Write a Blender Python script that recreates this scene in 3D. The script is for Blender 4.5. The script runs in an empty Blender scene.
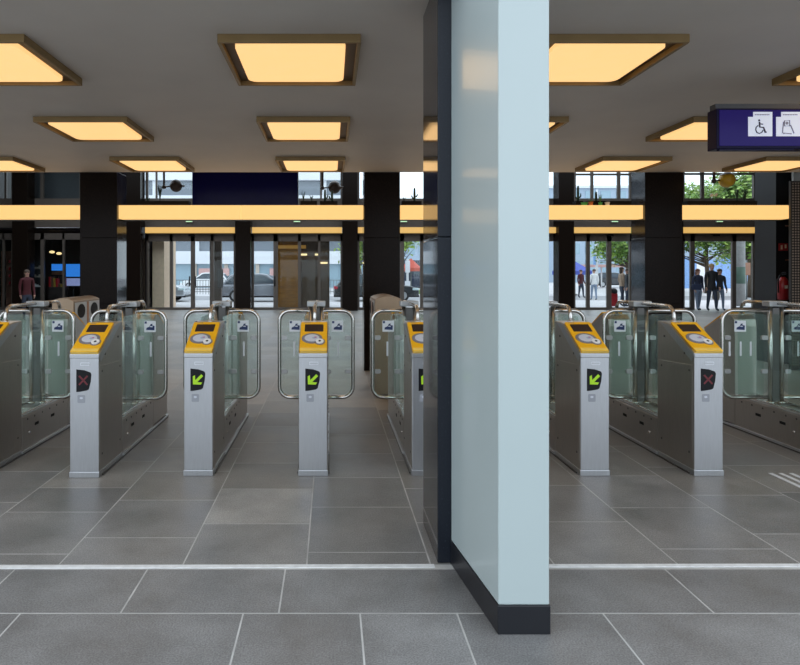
import bpy, bmesh, math, random
from mathutils import Vector, Matrix
random.seed(7)
PI = math.pi
S = bpy.context.scene
COL = S.collection
F, VX, VY, EYE = 610.0, 330.5, 272.5, 1.5

def wx(px, Y): return (px - VX) * Y / F
def wz(py, Y): return EYE - (py - VY) * Y / F

# ------------------------------------------------------------------ mesh builder
class MB:
    def __init__(s): s.v = []; s.f = []; s.m = []; s.sm = []
    def add(s, vs, fs, mi=0, smooth=False, M=None):
        o = len(s.v)
        for p in vs:
            p = Vector(p)
            s.v.append(M @ p if M else p)
        for f in fs:
            s.f.append([o + i for i in f]); s.m.append(mi); s.sm.append(smooth)
        return s
    def box(s, x0, x1, y0, y1, z0, z1, mi=0, M=None):
        vs = [(x0,y0,z0),(x1,y0,z0),(x1,y1,z0),(x0,y1,z0),(x0,y0,z1),(x1,y0,z1),(x1,y1,z1),(x0,y1,z1)]
        return s.add(vs, [(0,3,2,1),(4,5,6,7),(0,1,5,4),(1,2,6,5),(2,3,7,6),(3,0,4,7)], mi, False, M)
    def prism(s, poly, axis, a, b, mi=0, M=None, smooth=False):
        # poly in the plane normal to axis: x->(y,z)  y->(x,z)  z->(x,y)
        def P(p, t):
            return {'x': (t, p[0], p[1]), 'y': (p[0], t, p[1]), 'z': (p[0], p[1], t)}[axis]
        n = len(poly)
        vs = [P(p, a) for p in poly] + [P(p, b) for p in poly]
        s.add(vs, [list(range(n))[::-1], list(range(n, 2*n))], mi, False, M)
        o = len(s.v) - 2*n
        for i in range(n):
            j = (i+1) % n
            s.f.append([o+i, o+j, o+n+j, o+n+i]); s.m.append(mi); s.sm.append(smooth)
        return s
    def tube(s, path, r, n=10, mi=0, closed=False, caps=True, sx=1.0, M=None):
        P = [Vector(p) for p in path]; N = len(P)
        rr = r if isinstance(r, (list, tuple)) else [r]*N
        T = []
        for i in range(N):
            a = P[(i-1) % N] if (closed or i > 0) else P[i]
            b = P[(i+1) % N] if (closed or i < N-1) else P[i]
            T.append((b-a).normalized())
        up = Vector((0,0,1)) if abs(T[0].z) < .9 else Vector((1,0,0))
        u = (up - T[0]*up.dot(T[0])).normalized()
        vs = []
        for i in range(N):
            u = (u - T[i]*u.dot(T[i])).normalized()
            w = T[i].cross(u)
            for k in range(n):
                a = 2*PI*k/n
                vs.append(P[i] + (u*math.cos(a)*sx + w*math.sin(a))*rr[i])
        fs = []
        for i in range(N if closed else N-1):
            j = (i+1) % N
            for k in range(n):
                l = (k+1) % n
                fs.append((i*n+k, i*n+l, j*n+l, j*n+k))
        s.add(vs, fs, mi, True, M)
        if caps and not closed:
            o = len(s.v) - N*n
            s.f.append([o+k for k in range(n)][::-1]); s.m.append(mi); s.sm.append(False)
            s.f.append([o+(N-1)*n+k for k in range(n)]); s.m.append(mi); s.sm.append(False)
        return s
    def cyl(s, p0, p1, r, n=16, mi=0, r1=None, M=None):
        return s.tube([p0, p1], [r, r if r1 is None else r1], n, mi, M=M)
    def ball(s, c, r, n=14, mi=0, M=None, lo=-1.0, hi=1.0):
        rx, ry, rz = r if isinstance(r, (list, tuple)) else (r, r, r)
        m = max(5, n//2+1); vs = []; fs = []
        t0, t1 = math.asin(lo), math.asin(hi)
        for i in range(m):
            t = t0 + (t1-t0)*i/(m-1)
            for k in range(n):
                a = 2*PI*k/n
                vs.append((c[0]+rx*math.cos(t)*math.cos(a), c[1]+ry*math.cos(t)*math.sin(a), c[2]+rz*math.sin(t)))
        for i in range(m-1):
            for k in range(n):
                l = (k+1) % n
                fs.append((i*n+k, i*n+l, (i+1)*n+l, (i+1)*n+k))
        return s.add(vs, fs, mi, True, M)
    def mesh(s, name, mats, bevel=0, seg=2):
        me = bpy.data.meshes.new(name)
        me.from_pydata([tuple(v) for v in s.v], [], s.f)
        for m in (mats if isinstance(mats, (list, tuple)) else [mats]): me.materials.append(m)
        for p, mi, sm in zip(me.polygons, s.m, s.sm):
            p.material_index = mi; p.use_smooth = sm
        bm = bmesh.new(); bm.from_mesh(me)
        bmesh.ops.remove_doubles(bm, verts=bm.verts, dist=1e-6)
        bmesh.ops.recalc_face_normals(bm, faces=bm.faces)
        if bevel:
            es = [e for e in bm.edges if len(e.link_faces) == 2 and e.calc_face_angle(0) > .5]
            bmesh.ops.bevel(bm, geom=es, offset=bevel, segments=seg, profile=.5, affect='EDGES', clamp_overlap=True)
        bm.to_mesh(me); bm.free(); me.update()
        return me
    def build(s, name, mats, parent=None, bevel=0, seg=2):
        return link(name, s.mesh(name, mats, bevel, seg), parent)

def link(name, me, parent=None):
    o = bpy.data.objects.new(name, me); COL.objects.link(o)
    if parent: o.parent = parent
    return o
def tag(o, label, cat, group=None, kind='thing'):
    o['label'] = label; o['category'] = cat
    if group: o['group'] = group
    if kind: o['kind'] = kind
    return o
def thing(name, label, cat, loc=(0,0,0), rz=0, group=None):
    o = bpy.data.objects.new(name, None); COL.objects.link(o)
    o.location = loc; o.rotation_euler = (0,0,rz); o.empty_display_size = .1
    return tag(o, label, cat, group)
def struct(name, mb, mats, parent=None, bevel=0):
    o = mb.build(name, mats, parent, bevel)
    if not parent: o['kind'] = 'structure'
    return o
def rrect(w, h, r, n=5, cx=0, cz=0):
    P = []
    for (sx, sz, a0) in ((1,1,0),(-1,1,PI/2),(-1,-1,PI),(1,-1,1.5*PI)):
        for i in range(n+1):
            a = a0 + PI/2*i/n
            P.append((cx+sx*(w/2-r)+r*math.cos(a), cz+sz*(h/2-r)+r*math.sin(a)))
    return P
def oval(rx, rz, cx=0, cz=0, n=28):
    return [(cx+rx*math.cos(2*PI*i/n), cz+rz*math.sin(2*PI*i/n)) for i in range(n)]

# ------------------------------------------------------------------ materials
def mat(name, c, rough=.5, metal=0, var=.06, scale=8, bump=0, bscale=60, spec=.5, coat=0, stretch=None, emit=0, ecol=None):
    m = bpy.data.materials.new(name); m.use_nodes = True
    nt = m.node_tree; b = nt.nodes['Principled BSDF']
    b.inputs['Roughness'].default_value = rough; b.inputs['Metallic'].default_value = metal
    b.inputs['Specular IOR Level'].default_value = spec
    if coat: b.inputs['Coat Weight'].default_value = coat; b.inputs['Coat Roughness'].default_value = .06
    tc = nt.nodes.new('ShaderNodeTexCoord'); mp = nt.nodes.new('ShaderNodeMapping')
    nt.links.new(tc.outputs['Object'], mp.inputs['Vector'])
    if stretch: mp.inputs['Scale'].default_value = stretch
    n = nt.nodes.new('ShaderNodeTexNoise'); n.inputs['Scale'].default_value = scale; n.inputs['Detail'].default_value = 4
    nt.links.new(mp.outputs['Vector'], n.inputs['Vector'])
    r = nt.nodes.new('ShaderNodeValToRGB')
    r.color_ramp.elements[0].position = .3; r.color_ramp.elements[1].position = .7
    r.color_ramp.elements[0].color = tuple(max(0, x*(1-var)) for x in c) + (1,)
    r.color_ramp.elements[1].color = tuple(min(1, x*(1+var)) for x in c) + (1,)
    nt.links.new(n.outputs['Fac'], r.inputs['Fac']); nt.links.new(r.outputs['Color'], b.inputs['Base Color'])
    if bump:
        n2 = nt.nodes.new('ShaderNodeTexNoise'); n2.inputs['Scale'].default_value = bscale; n2.inputs['Detail'].default_value = 3
        nt.links.new(mp.outputs['Vector'], n2.inputs['Vector'])
        bp = nt.nodes.new('ShaderNodeBump'); bp.inputs['Strength'].default_value = bump; bp.inputs['Distance'].default_value = .01
        nt.links.new(n2.outputs['Fac'], bp.inputs['Height']); nt.links.new(bp.outputs['Normal'], b.inputs['Normal'])
    if emit:
        b.inputs['Emission Color'].default_value = tuple(ecol or c) + (1,); b.inputs['Emission Strength'].default_value = emit
    return m
def glass_mat(name, tint, rough=.0, f0=.02, veil=0.):
    # thin pane: see-through tint, mirror reflection rising at grazing angles, optional veil of grime and painted-in milky reflection
    m = bpy.data.materials.new(name); m.use_nodes = True
    nt = m.node_tree; nt.nodes.clear()
    o = nt.nodes.new('ShaderNodeOutputMaterial'); mx = nt.nodes.new('ShaderNodeMixShader'); mv = nt.nodes.new('ShaderNodeMixShader')
    t = nt.nodes.new('ShaderNodeBsdfTransparent'); g = nt.nodes.new('ShaderNodeBsdfGlossy'); d = nt.nodes.new('ShaderNodeBsdfDiffuse')
    t.inputs['Color'].default_value = tint + (1,); g.inputs['Roughness'].default_value = rough; g.inputs['Color'].default_value = (.9,.95,.95,1)
    d.inputs['Color'].default_value = (.55,.66,.62,1); mv.inputs[0].default_value = veil
    lw = nt.nodes.new('ShaderNodeLayerWeight'); lw.inputs['Blend'].default_value = .5
    pw = nt.nodes.new('ShaderNodeMath'); pw.operation = 'POWER'; pw.inputs[1].default_value = 5
    mr = nt.nodes.new('ShaderNodeMapRange'); mr.inputs[3].default_value = f0; mr.inputs[4].default_value = .9
    nt.links.new(lw.outputs['Facing'], pw.inputs[0]); nt.links.new(pw.outputs[0], mr.inputs[0]); nt.links.new(mr.outputs[0], mx.inputs[0])
    nt.links.new(t.outputs[0], mv.inputs[1]); nt.links.new(d.outputs[0], mv.inputs[2])
    nt.links.new(mv.outputs[0], mx.inputs[1]); nt.links.new(g.outputs[0], mx.inputs[2]); nt.links.new(mx.outputs[0], o.inputs[0])
    return m

M = {}
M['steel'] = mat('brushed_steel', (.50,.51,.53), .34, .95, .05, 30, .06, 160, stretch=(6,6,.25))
M['steel_side'] = mat('brushed_steel_side', (.45,.415,.38), .36, .95, .06, 30, .05, 160, stretch=(6,6,.25))  # steel copy for sides: the dim warm interior they mirror put into colour
M['tube'] = mat('polished_tube_steel', (.62,.60,.57), .22, 1, .04, 20)
M['plinth'] = mat('dark_plinth_steel', (.12,.115,.11), .45, .8)
M['head'] = mat('cast_grey_metal', (.45,.47,.48), .4, .5)
M['dark'] = mat('black_plastic', (.010,.010,.012), .3, spec=.2)
M['screen'] = mat('dark_brown_screen', (.035,.018,.012), .15, coat=.5)
M['yellow'] = mat('yellow_enamel', (.90,.46,.008), .35, 0, .04, 4)
M['yellow_lip'] = mat('pale_yellow_lip', (.92,.60,.13), .35)
M['pad_ring'] = mat('grey_ring', (.20,.19,.21), .4)
M['pad'] = mat('pale_grey_pad', (.58,.60,.66), .35)
M['white'] = mat('white_sticker', (.78,.80,.84), .4, 0, .03)
M['white_dot'] = mat('white_button', (.80,.80,.78), .35)
M['icon_blue'] = mat('dark_blue_ink', (.012,.03,.12), .4)
M['pink'] = mat('pink_ink', (.45,.12,.3), .4)
M['led_green'] = mat('green_led', (.30,.50,.01), .4, emit=.22, ecol=(.42,.80,.02))
M['led_red'] = mat('dim_red_led', (.10,.012,.018), .4, emit=.05, ecol=(.6,.04,.06))
M['sticker_grey'] = mat('worn_grey_sticker', (.30,.31,.34), .5)
M['clip'] = mat('satin_clip', (.42,.42,.42), .4, .6)
M['glass'] = glass_mat('clear_safety_glass', (.90,.95,.93), f0=.02, veil=.02)
M['door_glass'] = glass_mat('door_glass', (.95,.98,.98), f0=.012)
M['bronze'] = mat('bronze_frame', (.30,.20,.085), .42, .35, .08, 6)
M['bronze_in'] = mat('dark_bronze_tray', (.10,.06,.025), .5, .2)
M['diff'] = mat('warm_diffuser', (.5,.42,.3), .5, emit=1.05, ecol=(1.0,.60,.23))
M['beam'] = mat('warm_light_beam', (.25,.2,.14), .5, emit=1.0, ecol=(1.0,.60,.20))
M['strip'] = mat('dim_light_strip', (.22,.16,.07), .5, emit=.66, ecol=(1.0,.58,.15))
M['ceil'] = mat('grey_ceiling_paint', (.76,.70,.64), .55, 0, .03, 2)
M['enamel'] = mat('pale_blue_white_enamel', (.455,.53,.53), .3, 0, .015, 2, coat=.35)
M['base_black'] = mat('black_baseboard', (.012,.013,.017), .3)
M['strip_white'] = mat('pale_threshold_metal', (.70,.70,.70), .45, 0, .12, 20)
M['wood'] = mat('amber_wood_panel', (.30,.125,.014), .35, 0, .3, 3, stretch=(1,1,6))
M['wood_door'] = mat('dark_brown_door', (.085,.05,.028), .35, 0, .12, 3)
M['facade_frame'] = mat('bronze_grey_door_frame', (.12,.10,.085), .4, .3)
M['fascia'] = mat('brown_fascia', (.10,.08,.065), .6)
M['hall_dark'] = mat('dark_hall_paint', (.03,.028,.027), .6)
M['grey_panel'] = mat('dark_grey_panel', (.06,.065,.075), .5)
M['navy'] = mat('navy_sign_glass', (.010,.008,.085), .15, spec=.25)
M['navy_lit'] = mat('lit_navy_glass', (.02,.014,.12), .2, coat=.0, spec=.1, emit=.06, ecol=(.10,.05,.6))
M['navy_dark'] = mat('dark_navy_metal', (.008,.007,.035), .4, spec=.12)
M['picto'] = mat('backlit_white_pictogram', (.6,.62,.7), .4, emit=.38, ecol=(.8,.85,1.0))
M['picto_grey'] = mat('pale_grey_ink', (.30,.29,.38), .5)
M['picto_ink'] = mat('dark_ink', (.02,.015,.05), .5)
M['brown_bin'] = mat('bronze_bin_metal', (.34,.25,.17), .4, .6, .06, 3)
M['bin_plate'] = mat('bin_front_plate', (.55,.54,.52), .4, .5)
M['orange_trim'] = mat('copper_trim', (.45,.20,.08), .4, .4)
M['hole'] = mat('dark_aperture', (.006,.006,.006), .8)
M['red'] = mat('red_enamel', (.32,.012,.018), .3)
M['red_sign'] = mat('red_safety_sign', (.35,.03,.035), .5)
M['lamp_dark'] = mat('brown_lamp_shell', (.06,.03,.015), .35)
M['lamp_yellow'] = mat('yellow_lamp_glass', (.75,.42,.03), .3)
M['planter'] = mat('black_planter', (.008,.008,.009), .7, spec=.1)
M['soil'] = mat('soil', (.03,.02,.013), .9)
M['cactus'] = mat('cactus_green', (.02,.05,.028), .6, 0, .2)
M['leafg'] = mat('bright_plant_green', (.10,.24,.05), .5, 0, .3)
M['flower'] = mat('pale_flower', (.75,.65,.5), .6)
M['pot_orange'] = mat('orange_pot', (.45,.13,.03), .5)
M['pot_green'] = mat('green_pot', (.05,.30,.08), .5)
M['pot_white'] = mat('white_pot', (.6,.6,.6), .5)
M['screen_blue'] = mat('blue_display', (.02,.1,.3), .3, emit=.75, ecol=(.03,.22,.78))
M['screen_lav'] = mat('lavender_display', (.2,.25,.4), .3, emit=.5, ecol=(.28,.32,.62))
M['bulb'] = mat('warm_bulb', (.9,.7,.4), .4, emit=1.1, ecol=(1,.75,.35))
M['shop_dark'] = mat('dark_shop_wall', (.02,.012,.012), .6)
M['shop_brown'] = mat('brown_shelf', (.12,.055,.035), .6)
M['exit_green'] = mat('green_exit_light', (.4,.55,.4), .4, emit=.7, ecol=(.55,.9,.5))
M['asph'] = mat('pale_paving', (.56,.54,.555), .8, 0, .06, .6)
M['street'] = mat('street_asphalt', (.30,.295,.31), .85, 0, .06, .6)
M['bld_white'] = mat('white_building_band', (.72,.74,.78), .6, 0, .05, .2)
M['bld_grey'] = mat('blue_grey_cladding', (.36,.44,.54), .5, 0, .08, .2)
M['bld_dark'] = mat('shaded_window_band', (.20,.23,.27), .25)
M['bld_beige'] = mat('beige_band', (.52,.45,.38), .6)
M['bld_glass'] = mat('pale_blue_windows', (.30,.42,.50), .15)
M['shop_sign'] = mat('pink_shop_sign', (.60,.36,.34), .6)
M['beige_wall'] = mat('beige_lobby_wall', (.80,.60,.43), .6)
M['brown_post'] = mat('dark_brown_post', (.10,.075,.06), .6)
M['conc'] = mat('grey_concrete_post', (.25,.245,.24), .8, 0, .1)
M['car_silver'] = mat('silver_car_paint', (.55,.60,.64), .2, .5, coat=.6)
M['car_grey'] = mat('grey_car_paint', (.26,.28,.32), .2, .5, coat=.6)
M['car_dark'] = mat('charcoal_car_paint', (.05,.055,.06), .2, .3, coat=.6)
M['car_white'] = mat('white_car_paint', (.75,.76,.78), .25, 0, coat=.5)
M['van_navy'] = mat('dark_blue_van_paint', (.03,.04,.07), .25, 0, coat=.5)
M['car_glass'] = mat('car_window', (.05,.07,.09), .08)
M['tyre'] = mat('tyre', (.02,.02,.022), .8)
M['rim'] = mat('alloy_rim', (.45,.46,.48), .3, .8)
M['tail'] = mat('red_tail_lamp', (.5,.03,.06), .3)
M['headl'] = mat('pale_headlamp', (.6,.75,.78), .2)
M['bark'] = mat('bark', (.09,.065,.045), .85, 0, .2, 6)
M['leaf'] = mat('tree_leaf', (.15,.27,.055), .55, 0, .45, .9)
M['leaf2'] = mat('pale_tree_leaf', (.28,.40,.09), .55, 0, .4, .9)
M['grass'] = mat('grass', (.20,.33,.07), .8, 0, .2)
M['fence'] = mat('fence_grey', (.16,.17,.17), .5)
M['blue_fab'] = mat('blue_parasol_fabric', (.07,.10,.42), .7)
M['red_fab'] = mat('red_parasol_fabric', (.50,.09,.06), .7)
M['hoard'] = mat('blue_hoarding', (.22,.38,.68), .6, 0, .15)
M['skin'] = mat('skin', (.50,.29,.21), .5)
M['hair_blond'] = mat('blond_hair', (.40,.27,.12), .6)
M['hair_brown'] = mat('brown_hair', (.06,.035,.02), .6)
M['hair_red'] = mat('auburn_hair', (.16,.06,.03), .6)
M['coat_black'] = mat('black_coat', (.012,.012,.014), .8)
M['coat_navy'] = mat('navy_jacket', (.015,.022,.05), .8)
M['coat_char'] = mat('charcoal_jacket', (.03,.032,.038), .8)
M['coat_red'] = mat('dark_red_coat', (.065,.006,.010), .8)
M['coat_tan'] = mat('tan_coat', (.33,.24,.17), .8)
M['shirt'] = mat('white_shirt', (.75,.75,.75), .8)
M['jeans'] = mat('pale_jeans', (.20,.26,.36), .8)
M['jeans_d'] = mat('dark_jeans', (.03,.04,.065), .8)
M['shoe'] = mat('dark_shoe', (.02,.02,.02), .6)
M['bag'] = mat('pale_grey_bag', (.35,.32,.29), .7)
M['bag_navy'] = mat('navy_bag', (.02,.03,.07), .7)
M['brown_sign'] = mat('brown_sign', (.28,.14,.09), .6)

# polished black granite with fine blue-grey crystals
def granite(name, base, fleck, rough, density=.62, coat=0, fscale=110, spec=.5):
    m = bpy.data.materials.new(name); m.use_nodes = True
    nt = m.node_tree; b = nt.nodes['Principled BSDF']
    b.inputs['Roughness'].default_value = rough; b.inputs['Specular IOR Level'].default_value = spec
    tc = nt.nodes.new('ShaderNodeTexCoord'); n = nt.nodes.new('ShaderNodeTexNoise')
    n.inputs['Scale'].default_value = fscale; n.inputs['Detail'].default_value = 2
    nt.links.new(tc.outputs['Object'], n.inputs['Vector'])
    r = nt.nodes.new('ShaderNodeValToRGB')
    r.color_ramp.elements[0].position = density-.12; r.color_ramp.elements[1].position = density+.1
    r.color_ramp.elements[0].color = base+(1,); r.color_ramp.elements[1].color = fleck+(1,)
    nt.links.new(n.outputs['Fac'], r.inputs['Fac']); nt.links.new(r.outputs['Color'], b.inputs['Base Color'])
    return m
M['granite'] = granite('polished_black_granite', (.012,.012,.015), (.07,.075,.09), .06)
M['granite_honed'] = granite('honed_black_granite', (.008,.011,.018), (.04,.05,.065), .4, density=.72, spec=.3)
M['granite_brown'] = granite('polished_brown_black_granite', (.009,.006,.0045), (.022,.014,.010), .22, spec=.07)

# stone floor: each slab has its own tone (a colour attribute, indoor light painted in), plus grain
def stone(name):
    m = bpy.data.materials.new(name); m.use_nodes = True
    nt = m.node_tree; b = nt.nodes['Principled BSDF']
    at = nt.nodes.new('ShaderNodeAttribute'); at.attribute_name = 'slab'
    tc = nt.nodes.new('ShaderNodeTexCoord')
    n = nt.nodes.new('ShaderNodeTexNoise'); n.inputs['Scale'].default_value = 2.2; n.inputs['Detail'].default_value = 8; n.inputs['Roughness'].default_value = .65
    g = nt.nodes.new('ShaderNodeTexNoise'); g.inputs['Scale'].default_value = 140; g.inputs['Detail'].default_value = 3
    nt.links.new(tc.outputs['Object'], n.inputs['Vector']); nt.links.new(tc.outputs['Object'], g.inputs['Vector'])
    r1 = nt.nodes.new('ShaderNodeMapRange'); r1.inputs[1].default_value = .3; r1.inputs[2].default_value = .7; r1.inputs[3].default_value = .70; r1.inputs[4].default_value = 1.32
    r2 = nt.nodes.new('ShaderNodeMapRange'); r2.inputs[1].default_value = .3; r2.inputs[2].default_value = .7; r2.inputs[3].default_value = .66; r2.inputs[4].default_value = 1.34
    nt.links.new(n.outputs['Fac'], r1.inputs[0]); nt.links.new(g.outputs['Fac'], r2.inputs[0])
    mu = nt.nodes.new('ShaderNodeMath'); mu.operation = 'MULTIPLY'
    nt.links.new(r1.outputs[0], mu.inputs[0]); nt.links.new(r2.outputs[0], mu.inputs[1])
    vm = nt.nodes.new('ShaderNodeVectorMath'); vm.operation = 'SCALE'
    nt.links.new(at.outputs['Color'], vm.inputs[0]); nt.links.new(mu.outputs[0], vm.inputs['Scale'])
    nt.links.new(vm.outputs[0], b.inputs['Base Color'])
    rr = nt.nodes.new('ShaderNodeMapRange'); rr.inputs[1].default_value = .3; rr.inputs[2].default_value = .7; rr.inputs[3].default_value = .30; rr.inputs[4].default_value = .46
    nt.links.new(n.outputs['Fac'], rr.inputs[0]); nt.links.new(rr.outputs[0], b.inputs['Roughness'])
    bp = nt.nodes.new('ShaderNodeBump'); bp.inputs['Strength'].default_value = .35; bp.inputs['Distance'].default_value = .004
    g2 = nt.nodes.new('ShaderNodeTexNoise'); g2.inputs['Scale'].default_value = 45; g2.inputs['Detail'].default_value = 5
    nt.links.new(tc.outputs['Object'], g2.inputs['Vector'])
    nt.links.new(g2.outputs['Fac'], bp.inputs['Height']); nt.links.new(bp.outputs['Normal'], b.inputs['Normal'])
    return m
M['stone'] = stone('grey_stone_slabs')
M['grout'] = mat('pale_grout', (.46,.45,.43), .8, 0, .2, 6)

# perforated sheet: rows of round holes showing as pale dots
def perforated():
    m = bpy.data.materials.new('perforated_bronze_sheet'); m.use_nodes = True
    nt = m.node_tree; b = nt.nodes['Principled BSDF']
    b.inputs['Roughness'].default_value = .5; b.inputs['Metallic'].default_value = .3
    tc = nt.nodes.new('ShaderNodeTexCoord'); v = nt.nodes.new('ShaderNodeTexVoronoi')
    v.inputs['Scale'].default_value = 24; v.inputs['Randomness'].default_value = 0
    nt.links.new(tc.outputs['Object'], v.inputs['Vector'])
    r = nt.nodes.new('ShaderNodeValToRGB'); r.color_ramp.interpolation = 'CONSTANT'
    r.color_ramp.elements[0].color = (.30,.24,.19,1); r.color_ramp.elements[1].position = .33; r.color_ramp.elements[1].color = (.02,.016,.014,1)
    nt.links.new(v.outputs['Distance'], r.inputs['Fac']); nt.links.new(r.outputs['Color'], b.inputs['Base Color'])
    return m
M['perf'] = perforated()

# ------------------------------------------------------------------ camera, world
cam = bpy.data.objects.new('camera', bpy.data.cameras.new('camera')); COL.objects.link(cam)
cam.location = (0, 0, EYE); cam.rotation_euler = (PI/2, 0, 0)
cam.data.sensor_width = 36; cam.data.lens = 36*F/800
cam.data.shift_x = (400-VX)/800; cam.data.shift_y = (VY-332.5)/800
cam.data.clip_start = .05; cam.data.clip_end = 500
S.camera = cam
W = bpy.data.worlds.new('overcast_sky'); S.world = W; W.use_nodes = True
bg = W.node_tree.nodes['Background']; bg.inputs[0].default_value = (.86,.96,1.06,1); bg.inputs[1].default_value = 1.9
S.view_settings.view_transform = 'Standard'; S.view_settings.look = 'None'
S.view_settings.exposure = 0; S.view_settings.gamma = 1; S.view_settings.use_curve_mapping = False
S.cycles.transparent_max_bounces = 40; S.cycles.max_bounces = 10; S.cycles.diffuse_bounces = 5
S.cycles.caustics_reflective = False; S.cycles.caustics_refractive = False
S.cycles.sample_clamp_indirect = 4

HC = 1.53                         # ceiling above the eye
CEIL = EYE + HC
YC = 9.31                         # near column row
YF = 24.5                         # far facade

# ------------------------------------------------------------------ floor
def build_floor():
    me = bpy.data.meshes.new('floor'); bm = bmesh.new()
    lay = bm.loops.layers.float_color.new('slab')
    def quad(x0, x1, y0, y1, z, mi, c):
        f = bm.faces.new([bm.verts.new(p) for p in ((x0,y0,z),(x1,y0,z),(x1,y1,z),(x0,y1,z))])
        f.material_index = mi
        for l in f.loops: l[lay] = c + (1,)
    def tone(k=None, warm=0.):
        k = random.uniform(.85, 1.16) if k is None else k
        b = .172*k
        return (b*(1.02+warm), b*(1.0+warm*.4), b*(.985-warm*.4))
    quad(-14, 18.2, -8, YF+.6, -.0006, 1, (.3,.3,.3))
    J = .0038
    def slab(x0, x1, y0, y1, c): quad(x0+J, x1-J, y0+J, y1-J, 0, 0, c)
    known = {-2:[3.25,3.82,4.25,4.85], -1:[3.45,4.02,4.6,5.2], 0:[3.64,4.23,4.8,5.38], 1:[3.27,3.90,4.46,5.05,5.64],
             3:[3.67,4.3,4.9], 4:[3.31,3.89,4.5,5.1], 5:[3.5,4.11,4.7], -3:[3.4,3.98,4.6]}
    for c in range(-20, 28):
        x1 = -.122 + .636*c; x0 = x1 - .636
        if x1 < -13.9 or x0 > 18.1: continue
        ys = [3.13] + known.get(c, [3.13+random.uniform(.25,.6)])
        while ys[-1] < YF+.3: ys.append(ys[-1] + random.uniform(.56,.64))
        for a, b in zip(ys, ys[1:]):
            k = None
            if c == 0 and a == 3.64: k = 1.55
            elif c == 0 and a == 3.13: k = 1.12
            elif c == 1 and a < 3.95: k = .92
            if a > 6.6: k = random.uniform(1.35,1.75)  # inner hall slabs paler: facade reflection put into the stone colour
            w = .10 if (a > 4 and random.random() < .5) else .03  # warmer slabs from the gates on: ceiling lamp glow put into colour
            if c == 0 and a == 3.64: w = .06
            slab(x0, x1, a, b, tone(k if k else (random.uniform(.9,1.3) if a > 4.2 else None), w))  # random tone, raised past the entrance with the same painted lamp light
    rows = [(2.685, 3.085, [-.925,-.228,.75,1.69], .70),
            (1.98, 2.685, [-1.364,-.384,.13,.556,1.198,2.06], .68), (1.30,1.98,[-.9,-.2,.5,1.2],.68), (.6,1.3,[-.6,.1,.8],.68), (-.1,.6,[0,.7],.68)]
    y = -.1
    while y > -8: rows.append((max(y-.66,-8), y, [random.uniform(0,.5)], .68)); y -= .66
    for (a, b, xs, st) in rows:
        xs = list(xs)
        while xs[0] > -13.4: xs.insert(0, xs[0]-st*random.uniform(.9,1.1))
        while xs[-1] < 17.6: xs.append(xs[-1]+st*random.uniform(.9,1.1))
        for p, q in zip(xs, xs[1:]): slab(p, q, a, b, tone(random.uniform(.92,1.1)))
    bm.to_mesh(me); bm.free()
    me.materials.append(M['stone']); me.materials.append(M['grout'])
    o = link('floor', me); o['kind'] = 'structure'
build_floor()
m = MB(); m.box(-13.9, .55, 3.098, 3.128, -.003, .004, M=Matrix.Rotation(.006,4,'Z')); struct('trim_1', m, M['strip_white'])
m = MB(); m.box(.93, 13.9, 3.098, 3.126, -.003, .004, M=Matrix.Rotation(.004,4,'Z')); struct('trim_2', m, M['strip_white'])

# ------------------------------------------------------------------ ceiling and shell
CY0 = 2.9
m = MB(); m.box(-9, 9, CY0, YC, CEIL, CEIL+.4); struct('ceiling', m, M['ceil'])
PALE = mat('pale_wall_paint', (.66,.65,.63), .6)  # unseen side walls, made pale to bounce daylight inward
m = MB(); m.box(-9.2, -9, 4.4, YC+.4, 0, CEIL+.4); struct('wall_left', m, PALE)  # starts late, leaving an added gap for side light
m = MB(); m.box(9, 9.2, CY0, YC+.4, 0, CEIL+.4); struct('wall_right', m, PALE)
m = MB(); m.box(-14, 18.4, YC-.2, YC-.01, CEIL+.4, 6.4); struct('wall_above_ceiling', m, M['hall_dark'])
m = MB(); m.box(-14, -9.2, YC-.1, YC+.1, 0, CEIL+.4); struct('wall_left_return', m, M['hall_dark'])
m = MB(); m.box(9.2, 18.4, YC-.1, YC+.1, 0, CEIL+.4); struct('wall_right_return', m, M['hall_dark'])
m = MB()                                     # hall roof; three unseen openings added to let daylight into the hall
SK = [(-12.5,-4.5),(-3.5,4.5),(5.5,14.5)]; SY0, SY1 = 11.5, 22.5
m.box(-14, 18.4, YC-.2, SY0, 6.4, 6.6); m.box(-14, 18.4, SY1, YF+.4, 6.4, 6.6)
xs_ = [-14] + [q for p in SK for q in p] + [18.4]
for i in range(0, len(xs_), 2): m.box(xs_[i], xs_[i+1], SY0, SY1, 6.4, 6.6)
struct('ceiling_hall', m, M['hall_dark'])
m = MB(); m.box(-14.2, -14, YC-.1, YF+4.5, 0, 6.6); struct('wall_hall_left', m, M['hall_dark'])
m = MB(); m.box(18.2, 18.4, YC-.1, YF+.4, 0, 6.6); struct('wall_hall_right', m, M['hall_dark'])

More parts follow.
